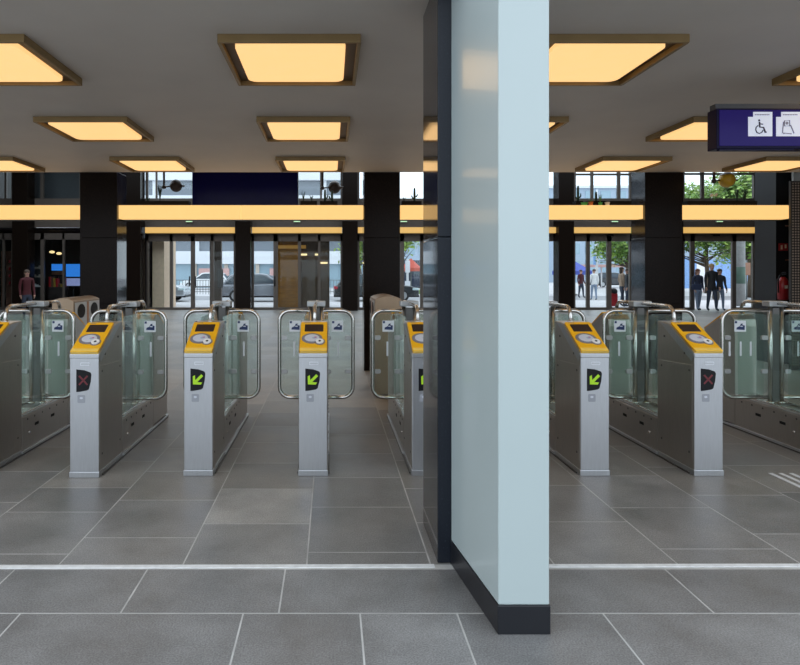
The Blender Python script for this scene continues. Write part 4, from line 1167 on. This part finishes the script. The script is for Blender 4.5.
office(31, 52, 92, 14.2, 'pale blue office behind the parasol-view doorway', 'bld_grey', 9, 5)
office(53.5, 80, 96, 13.0, 'blue-grey block behind the trees at right', 'bld_grey', 9, 4)
# street furniture
t = thing('railing', 'grey picket railing along the street behind the silver car', 'railing', (0, 42, 0), 0)
mm = MB(); mm.box(-14, 4, -.02, .02, .95, 1.0); mm.box(-14, 4, -.02, .02, .15, .2); mm.build('rails', M['fence'], t)
for i in range(90):
    mm = MB(); mm.box(-14+i*.2, -13.965+i*.2, -.015, .015, 0, .95); mm.build('picket', M['fence'], t)
t = thing('brown_post', 'brown post with a box outside the left glass doors', 'post', (wx(216,26), 26, 0), 0)
mm = MB(); mm.box(-.24,.24,-.15,.15,0,3.3); mm.build('post', M['brown_post'], t, .01)
mm = MB(); mm.box(.10,.34,-.25,-.15,.85,1.65); mm.build('wall_box', M['plinth'], t, .02)
t = thing('concrete_post', 'round grey concrete post outside the doorway of the three people', 'post', (wx(739,27.5), 27.5, 0), 0)
mm = MB(); mm.cyl((0,0,0),(0,0,3.4),.24,24); mm.build('shaft', M['conc'], t)
mm = MB(); mm.cyl((0,0,1.0),(0,0,1.75),.245,24); mm.build('green_poster', mat('dark_green_poster',(.07,.12,.09),.6), t)
t = thing('street_sign', 'brown street sign on a pole right of the concrete post', 'sign', (wx(746.5,34), 34, 0), 0)
mm = MB(); mm.cyl((0,0,0),(0,0,2.2),.04,10); mm.build('pole', M['fence'], t)
mm = MB(); mm.box(-.18,.18,-.06,-.03,1.35,2.05); mm.build('sign_plate', M['brown_sign'], t)
t = thing('information_pillar', 'white pedestrian sign pole right of the middle granite column', 'post', (wx(407.5,36), 36, 0), 0)
mm = MB(); mm.box(-.07,.07,-.05,.05,0,2.3); mm.build('post', M['car_white'], t)
mm = MB(); mm.box(-.16,.16,-.08,-.05,.6,1.0); mm.box(-.14,.14,-.08,-.05,1.5,2.2); mm.build('plates', M['white'], t)
t = thing('grass_verge', 'strip of green grass across the street beyond the charcoal car', 'grass', (wx(412,44), 44.5, 0), 0); t['kind'] = 'stuff'
mm = MB()
rg = random.Random(3)
mm.box(-1.8, 2.5, -2.2, 2.0, -.005, .03)
for i in range(1500):
    x = rg.uniform(-1.8,2.5); y = rg.uniform(-2.2,2); h = rg.uniform(.1,.3); a = rg.uniform(0,PI)
    mm.add([(x-.03*math.cos(a),y-.03*math.sin(a),.02),(x+.03*math.cos(a),y+.03*math.sin(a),.02),(x+rg.uniform(-.05,.05),y,h)], [(0,1,2)])
mm.build('grass_blades', M['grass'], t)
def parasol(px, Y, zt, r, mname, lab):
    t = thing('parasol', lab, 'parasol', (wx(px,Y), Y, 0), 0)
    mm = MB(); mm.cyl((0,0,0),(0,0,zt),.04,10); mm.build('pole', M['fence'], t)
    n = 8; vs = [(0,0,zt)] + [(r*math.cos(2*PI*i/n), r*math.sin(2*PI*i/n), zt-.75) for i in range(n)] + [(r*math.cos(2*PI*i/n), r*math.sin(2*PI*i/n), zt-1.0) for i in range(n)]
    mm = MB(); mm.add(vs, [(0,1+i,1+(i+1)%n) for i in range(n)] + [(1+i,1+n+i,1+n+(i+1)%n,1+(i+1)%n) for i in range(n)]); mm.build('canopy', M[mname], t)
    mm = MB(); mm.cyl((0,0,0),(0,0,.1),.35,16); mm.build('foot', M['conc'], t)
parasol(572, 40, 2.35, 1.3, 'blue_fab', 'blue parasol over the white van outside'); parasol(411, 47, 2.6, .8, 'red_fab', 'red parasol above the dark blue van')
for px, lab in ((597.5,'left white flagpole across the square'),(602,'middle white flagpole across the square'),(605,'right white flagpole across the square')):
    t = thing('flagpole', lab, 'flagpole', (wx(px,55), 55+(px-597)*.22, 0), 0, 'white flagpoles')
    mm = MB(); mm.tube([(0,0,0),(0,0,4.5),(0,0,9)], [.11,.08,.05], 12); mm.build('pole', M['car_white'], t)
    mm = MB(); mm.box(-.3,-.1,-.01,.01,2.2,3.1); mm.build('banner', M['hoard'], t)
t = thing('blue_hoarding', 'blue hoarding beyond the street behind the three people', 'hoarding', (wx(722,58), 58, 0), 0)
for i in range(10):
    mm = MB(); mm.box(-6+i*1.2, -4.83+i*1.2, 0, .1, 0, 2.4+.3*(i%3)); mm.build('panel', M['hoard'] if i%3 else M['car_white'], t)
t = thing('red_tram_shelter', 'long pale red roofed shelter across the square', 'shelter', (wx(612,58), 58, 0), 0)
mm = MB(); mm.box(-3.2,3.6,-.8,.8,2.0,2.25); mm.build('roof', M['shop_sign'], t)
for xx in (-3,-1,1.3,3.4):
    mm = MB(); mm.cyl((xx,0,0),(xx,0,2.0),.06,10); mm.build('post', M['car_white'], t)

def tree(px, Y, trunk_h, crown, n, lab, mname='leaf', seed=1):
    rg = random.Random(seed)
    t = thing('street_tree', lab, 'tree', (wx(px,Y), Y, 0), 0, 'leafy street trees')
    cx, cz, rx, rz = crown
    mm = MB(); mm.tube([(0,0,0),(.05,0,trunk_h*.5),(-.05,0,trunk_h),(0,0,cz)], [.18,.15,.13,.05], 10)
    for i in range(12):
        a = rg.uniform(0,2*PI); z0 = trunk_h*rg.uniform(.75,1.1); l = rx*rg.uniform(.5,.9)
        mm.tube([(0,0,z0),(math.cos(a)*l*.5,math.sin(a)*l*.5,z0+rg.uniform(.2,.8)),(math.cos(a)*l,math.sin(a)*l,z0+rg.uniform(.3,2.2))], [.06,.04,.015], 7)
    mm.build('trunk', M['bark'], t)
    lf = MB(); cl = []
    for i in range(90):
        a = rg.uniform(0,2*PI); q = rg.uniform(-1,1); r = rg.uniform(.45,1)
        s = math.sqrt(1-q*q); cl.append((cx+rx*r*s*math.cos(a), rx*.8*r*s*math.sin(a), cz+rz*r*q))
    for i in range(n):
        c = cl[i % len(cl)]
        p = Vector((c[0]+rg.gauss(0,.42), c[1]+rg.gauss(0,.42), c[2]+rg.gauss(0,.32)))
        u = Vector((rg.gauss(0,1),rg.gauss(0,1),rg.gauss(0,1))).normalized(); v = u.orthogonal().normalized(); sz = rg.uniform(.10,.20)
        lf.add([p-u*sz, p+v*sz*.55, p+u*sz, p-v*sz*.55], [(0,1,2,3)], 0 if rg.random() < .6 else 1)
    lf.build('foliage', [M[mname], M['leaf2']], t)
tree(707, 44, 2.4, (0,5.0,3.6,3.0), 11000, 'leafy tree behind the three entering people', seed=4)
tree(750, 36.5, 2.5, (0,5.2,2.6,3.0), 8000, 'leafy tree right of the concrete post', seed=9)
tree(628, 50, 2.2, (0,4.2,2.9,1.9), 5000, 'leafy tree at right of the parasol-view doorway', seed=12)
tree(360, 48, 2.0, (0,4.2,1.5,2.0), 2500, 'small leafy tree behind the middle granite column', 'leaf2', seed=20)
tree(398, 52, 2.2, (0,4.8,1.8,1.6), 2500, 'small pale tree above the dark blue van', 'leaf2', seed=22)
